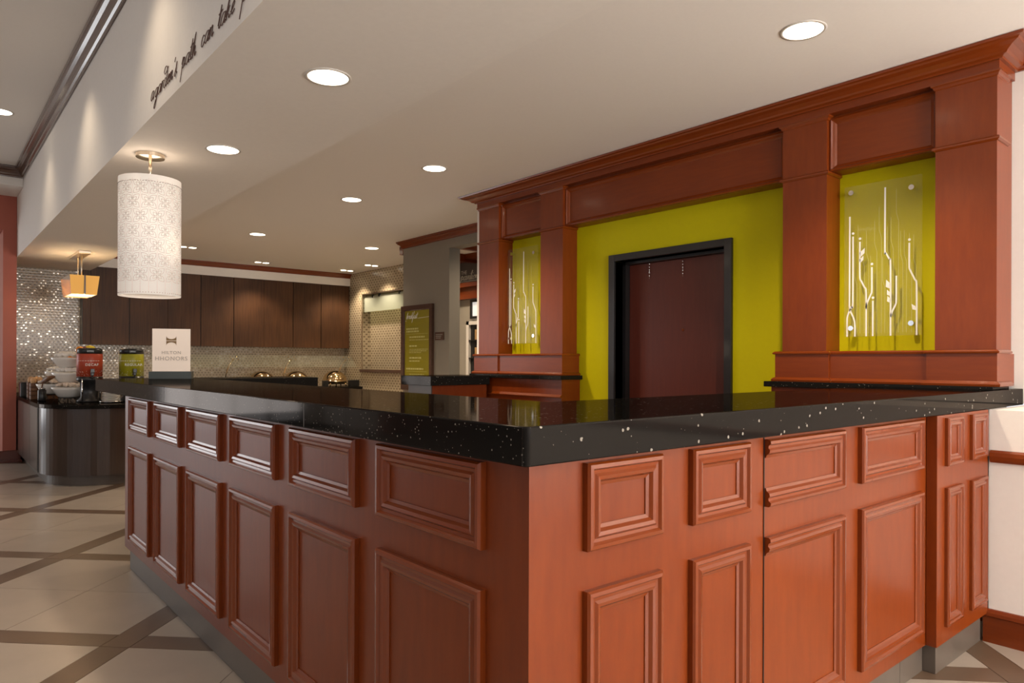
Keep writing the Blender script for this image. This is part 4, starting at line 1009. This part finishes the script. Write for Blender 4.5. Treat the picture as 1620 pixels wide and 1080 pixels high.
MB().lathe([(0, ZBF + .001), (.035, ZBF + .001), (.038, ZBF + .01), (.038, ZBF + .11), (.028, ZBF + .12), (0, ZBF + .12)], .985, 8.80, 24).build('glass_body', BLACK, t)
MB().lathe([(0, ZBF + .121), (.030, ZBF + .121), (.030, ZBF + .135), (0, ZBF + .138)], .985, 8.80, 24).build('lid', STEEL, t)
t = thing('serving_tongs', (1.0, 9.0, .98), 'dark serving paddle leaning above the bread crates', 'utensil')
MB().tube([(1.01, 8.95, .98), (1.05, 8.85, 1.02), (1.10, 8.75, 1.045)], [.022, .026, .010], 10).build('paddle', CRATE, t)
MB().tube([(1.01, 8.95, .98), (.985, 9.02, .79)], .006, 6).build('handle', CRATE, t)
# small things on the rounded end of the buffet, below the desk slab
for i, (x, y, lb) in enumerate(((1.50, 8.12, 'stack of white saucers on the rounded end of the buffet'),)):
    t = thing('saucer_stack', (x, y, ZBF), lb, 'tray')
    MB().lathe([(0, ZBF + .001), (.10, ZBF + .001), (.11, ZBF + .012), (0, ZBF + .012)], x, y, 28).build('tray', STEEL, t)
for k in range(6):
    s_ = rebase(tag(MB().lathe([(0, ZBF + .014 + k * .015), (.05, ZBF + .014 + k * .015), (.085, ZBF + .026 + k * .015), (.083, ZBF + .028 + k * .015), (0, ZBF + .018 + k * .015)], 1.50, 8.12, 28).build('saucer', CERAMIC), 'white saucer beside the coffee urns, %s of its stack' % ('lowest', 'second from the bottom', 'third from the bottom', 'third from the top', 'second from the top', 'topmost')[k], 'saucer', 'stacked white saucers'))
t = thing('coffee_cup', (1.66, 8.08, ZBF), 'copper coloured cup next to the white saucers', 'cup')
MB().lathe([(0, ZBF + .001), (.028, ZBF + .001), (.040, ZBF + .09), (.037, ZBF + .09), (.026, ZBF + .006), (0, ZBF + .006)], 1.66, 8.08, 24).build('cup_body', BRASS, t)

# ------------------------------------------------------------------ chafing dishes, guard, boxes at the back
def chafer(x, lb):
    y = 10.98; t = thing('chafing_dish', (x, y, ZBF), lb, 'chafing dish', 'domed chafing dishes')
    MB().lathe([(.205, ZBF + .09)] + [(.20 * math.cos(a), ZBF + .09 + .175 * math.sin(a)) for a in [math.pi / 2 * k / 12 for k in range(13)]], x, y, 40).build('dome_lid', BRASS, t)
    MB().lathe([(0, ZBF + .04), (.19, ZBF + .04), (.215, ZBF + .085), (.215, ZBF + .09), (0, ZBF + .09)], x, y, 40).build('pan', BRASS, t)
    for a in (.6, 2.2, 3.9, 5.4): MB().tube([(x + .19 * math.cos(a), y + .19 * math.sin(a), ZBF + .06), (x + .21 * math.cos(a), y + .21 * math.sin(a), ZBF + .007)], .012, 8).build('leg', BRASS, t)
    m = MB(); m.tube([(x - .05, y - .21, ZBF + .12), (x - .04, y - .24, ZBF + .13), (x + .04, y - .24, ZBF + .13), (x + .05, y - .21, ZBF + .12)], .007, 8); m.build('handle', BRASS, t)
chafer(5.355, 'shiny domed chafing dish fully in view by the mosaic corner')
chafer(4.68, 'domed chafing dish showing only its top, next to the exposed one')
chafer(4.12, 'domed chafing dish showing only its top, farthest from the corner')
for x, w, lb in ((5.60, .085, 'black card box against the mosaic side wall'), (5.09, .04, 'small black holder between two chafing dishes')):
    rebase(tag(MB().box(x - w, x + w, 10.74, 10.82, ZBF + .001, ZBF + .105, .004).build('card_holder', BLACKPL), lb, 'holder'))
sgd = thing('sneeze_guard', (4.1, 10.8, ZBF), 'long slanted glass guard on warm metal arms along the back buffet', 'sneeze guard')
gx0, gx1 = 2.5, 5.60
MB().add([(gx0, 10.66, 1.115), (gx1, 10.66, 1.115), (gx1, 10.92, 1.30), (gx0, 10.92, 1.30), (gx0, 10.666, 1.108), (gx1, 10.666, 1.108), (gx1, 10.926, 1.293), (gx0, 10.926, 1.293)],
         [(0, 1, 2, 3), (4, 7, 6, 5), (0, 4, 5, 1), (1, 5, 6, 2), (2, 6, 7, 3), (3, 7, 4, 0)]).build('glass_pane', GLASS, sgd)
for x in (3.55, 4.45, 5.40):
    m = MB(); m.tube([(x, 11.02, ZBF + .002), (x + .01, 10.95, 1.0), (x + .03, 10.90, 1.13), (x + .10, 10.86, 1.24)], .010, 8); m.build('arm', BRASS, sgd)
    for dx, dz in ((.02, .0), (.12, .0), (.06, -.04), (.14, -.04)): MB().ball((x + dx, 10.80, 1.27 + dz), .012, n=8).build('clamp', BRASS, sgd)
